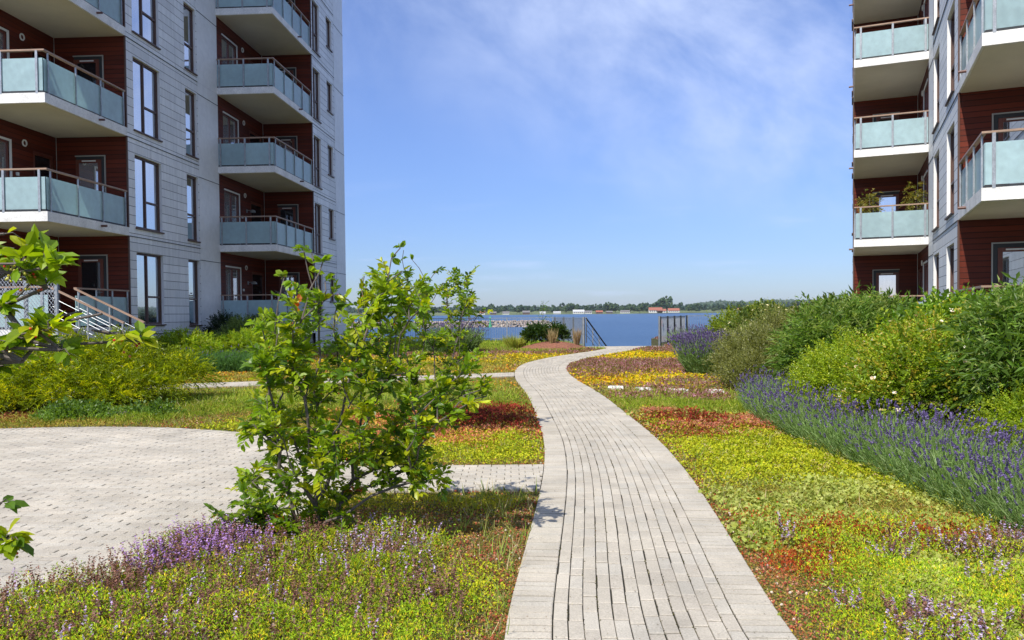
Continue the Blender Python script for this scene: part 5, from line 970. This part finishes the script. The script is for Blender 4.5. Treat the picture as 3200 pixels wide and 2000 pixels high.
def house(px, wd, ht, wl, rf, label):
    Y_ = 1542; x = (px-1209)*.000542*Y_; z0 = -2.3; root = empty('shore_house', (x, Y_, z0), label, 'house', 'houses on the far shore'); dp = 8
    m_ = MB(); m_.box(x-wd/2, x+wd/2, Y_, Y_+dp, z0, z0+ht*.55, None); m_.poly([(x-wd/2+.01, Y_, z0+ht*.55), (x-wd/2+.01, Y_+dp, z0+ht*.55), (x-wd/2+.01, Y_+dp/2, z0+ht)]); m_.poly([(x+wd/2-.01, Y_, z0+ht*.55), (x+wd/2-.01, Y_+dp, z0+ht*.55), (x+wd/2-.01, Y_+dp/2, z0+ht)]); m_.build('wall', M[wl], root)
    m_ = MB(); 
    for a_, b_ in ((Y_-.6, Y_+dp/2), (Y_+dp+.6, Y_+dp/2)): m_.hexa([(x-wd/2-.5, a_, z0+ht*.5), (x+wd/2+.5, a_, z0+ht*.5), (x+wd/2+.5, b_, z0+ht), (x-wd/2-.5, b_, z0+ht), (x-wd/2-.5, a_, z0+ht*.5+.3), (x+wd/2+.5, a_, z0+ht*.5+.3), (x+wd/2+.5, b_, z0+ht+.3), (x-wd/2-.5, b_, z0+ht+.3)])
    m_.build('roof', M[rf], root)
    for i in range(int(wd/4)): m_ = MB(); xx_ = x-wd/2+2+i*4; m_.box(xx_, xx_+1.3, Y_-.05, Y_+.02, z0+ht*.2, z0+ht*.45, None); m_.build('window', M['dark'], root)
for a_ in [(1137, 14, 7, 'hwall', 'hroof_r', 'white house with red roof at the left end of the far shore'), (1165, 12, 6, 'hbrown', 'hroof_g', 'small brown house left of the breakwater end on the far shore'), (1195, 13, 6, 'hwall', 'hroof_g', 'grey roofed house above the breakwater on the far shore'), (1243, 14, 7, 'hbrown', 'hroof_g', 'dark cottage among trees above the left bar fence'), (1282, 11, 5, 'hwall', 'hroof_w', 'low pale cottage just left of the climbing shoot'),
          (1316, 14, 5, 'hwall', 'hroof_w', 'long low white shed above the short fence section'), (1367, 22, 8, 'hwall', 'hroof_w', 'wide white villa with pale roof, largest of the shore houses'), (1390, 14, 6, 'hwall', 'hroof_g', 'white house with grey roof right of the wide white villa'), (1440, 12, 5, 'hbrown', 'hroof_g', 'tiny dark cottage right of the small brown red roofed house'), (1416, 13, 6, 'hbrown', 'hroof_r', 'small brown house with red roof straight beyond the steps'), (1477, 18, 6, 'hwall', 'hroof_g', 'grey roofed white house standing alone above open water'),
          (1549, 26, 11, 'hwall', 'hroof_r', 'wide red roofed house left of the big tree above the right fence'), (1563, 18, 8, 'hwall', 'hroof_r', 'second red roofed house touching the wide one above the right fence'), (1592, 22, 9, 'hwall', 'hroof_r', 'red roofed white house right of the big tree'), (1745, 16, 8, 'hwall', 'hroof_r', 'red roofed white house at the right end near the hedge top')]: house(*a_)

# moss and weeds in the paving joints
P_ = []
for r_ in range(13):
    s_ = rng.uniform(2.4, 16, 1500); o_ = -PW+3*BW+r_*BW; k_ = fbm(s_*2.1+r_*7.3, s_*0+r_, 31) > .56; P_.append(pathpt(s_[k_], np.full(k_.sum(), o_)+rng.normal(0, .0025, k_.sum())))
P_ = np.concatenate(P_); n = len(P_); nb = NB(); s_ = rng.uniform(.004, .011, n); nb.add(T_LEAF, np.c_[P_, rng.uniform(.022, .03, n)], unit(np.c_[rng.normal(size=(n, 2)), rng.uniform(.1, .9, n)]), rng.normal(size=(n, 3))+np.array([0, 0, .6]), s_, s_*.7, pick([(.05, .045, .015), (.08, .075, .02), (.035, .03, .015), (.12, .11, .03)], n, .3)); tag(nb.build('joint_moss', M['herb']), 'dark moss tufts growing in the path joints', 'moss', kind='stuff')
# blades of taller wild grass, some dry
n = 5200; y = 3.5+rng.random(n)**1.5*14; x = rng.uniform(-6, 5, n); ok = ~mask_paved(x, y) & (fbm(x*1.1, y*1.1, 41) > .50) & (x < 3.4+.05*y); x, y = x[ok], y[ok]; n = len(x); nb = NB()
for j in range(5): nb.add(T_BLADE, np.c_[x+rng.normal(0, .02, n), y+rng.normal(0, .02, n), np.zeros(n)], np.c_[rng.normal(0, .45, (n, 2)), np.ones(n)], rng.normal(size=(n, 3)), rng.uniform(.06, .2, n), rng.uniform(.003, .006, n)*(1+y*.06), pick([(.24, .33, .05), (.34, .34, .10), (.46, .38, .20), (.18, .28, .04)], n, .2))
tag(nb.build('wild_grass', M['herb']), 'thin wispy green and straw coloured grass blades through the sedum', 'grass', kind='stuff')

# specks of soil, dry leaf bits and seeds lying on the paving
n = 5200; x = rng.uniform(-8, 2, n); y = 3.6+rng.random(n)**1.5*8; ok = inpoly(x, y, PATHPOLY)|inpoly(x, y, PLAZA)|inpoly(x, y, SP1); x, y = x[ok], y[ok]; n = len(x); nb = NB(); s_ = rng.uniform(.003, .009, n)*(1+.05*y); nb.add(T_OVAL, np.c_[x, y, np.full(n, .036)], unit(np.c_[rng.normal(size=(n, 2)), rng.uniform(-.1, .2, n)]), np.array([0, 0, 1.0])+rng.normal(0, .2, (n, 3)), s_, s_*.6, pick([(.08, .06, .03), (.14, .12, .05), (.22, .12, .06), (.3, .27, .2)], n, .3)); tag(nb.build('leaf_litter', M['herb']), 'tiny specks of soil and dry leaf scattered over the pale paving', 'litter', kind='stuff')

# ------------------------------------------------------------------ summer air: even thin haze round the whole place
m_ = MB(); m_.box(-6100, 6100, -350, 6600, -6, 78, None)
hm = bpy.data.materials.new('haze_air'); hm.use_nodes = True; t = hm.node_tree; t.nodes.remove(t.nodes['Principled BSDF']); pv = tn(t, 'ShaderNodeVolumePrincipled', ins={'Color': (.86, .92, 1, 1), 'Density': .00005, 'Anisotropy': .2}); t.links.new(pv.outputs[0], t.nodes['Material Output'].inputs['Volume'])
tag(m_.build('haze', hm), 'thin pale summer haze over the water and far shore', 'haze', kind='stuff')
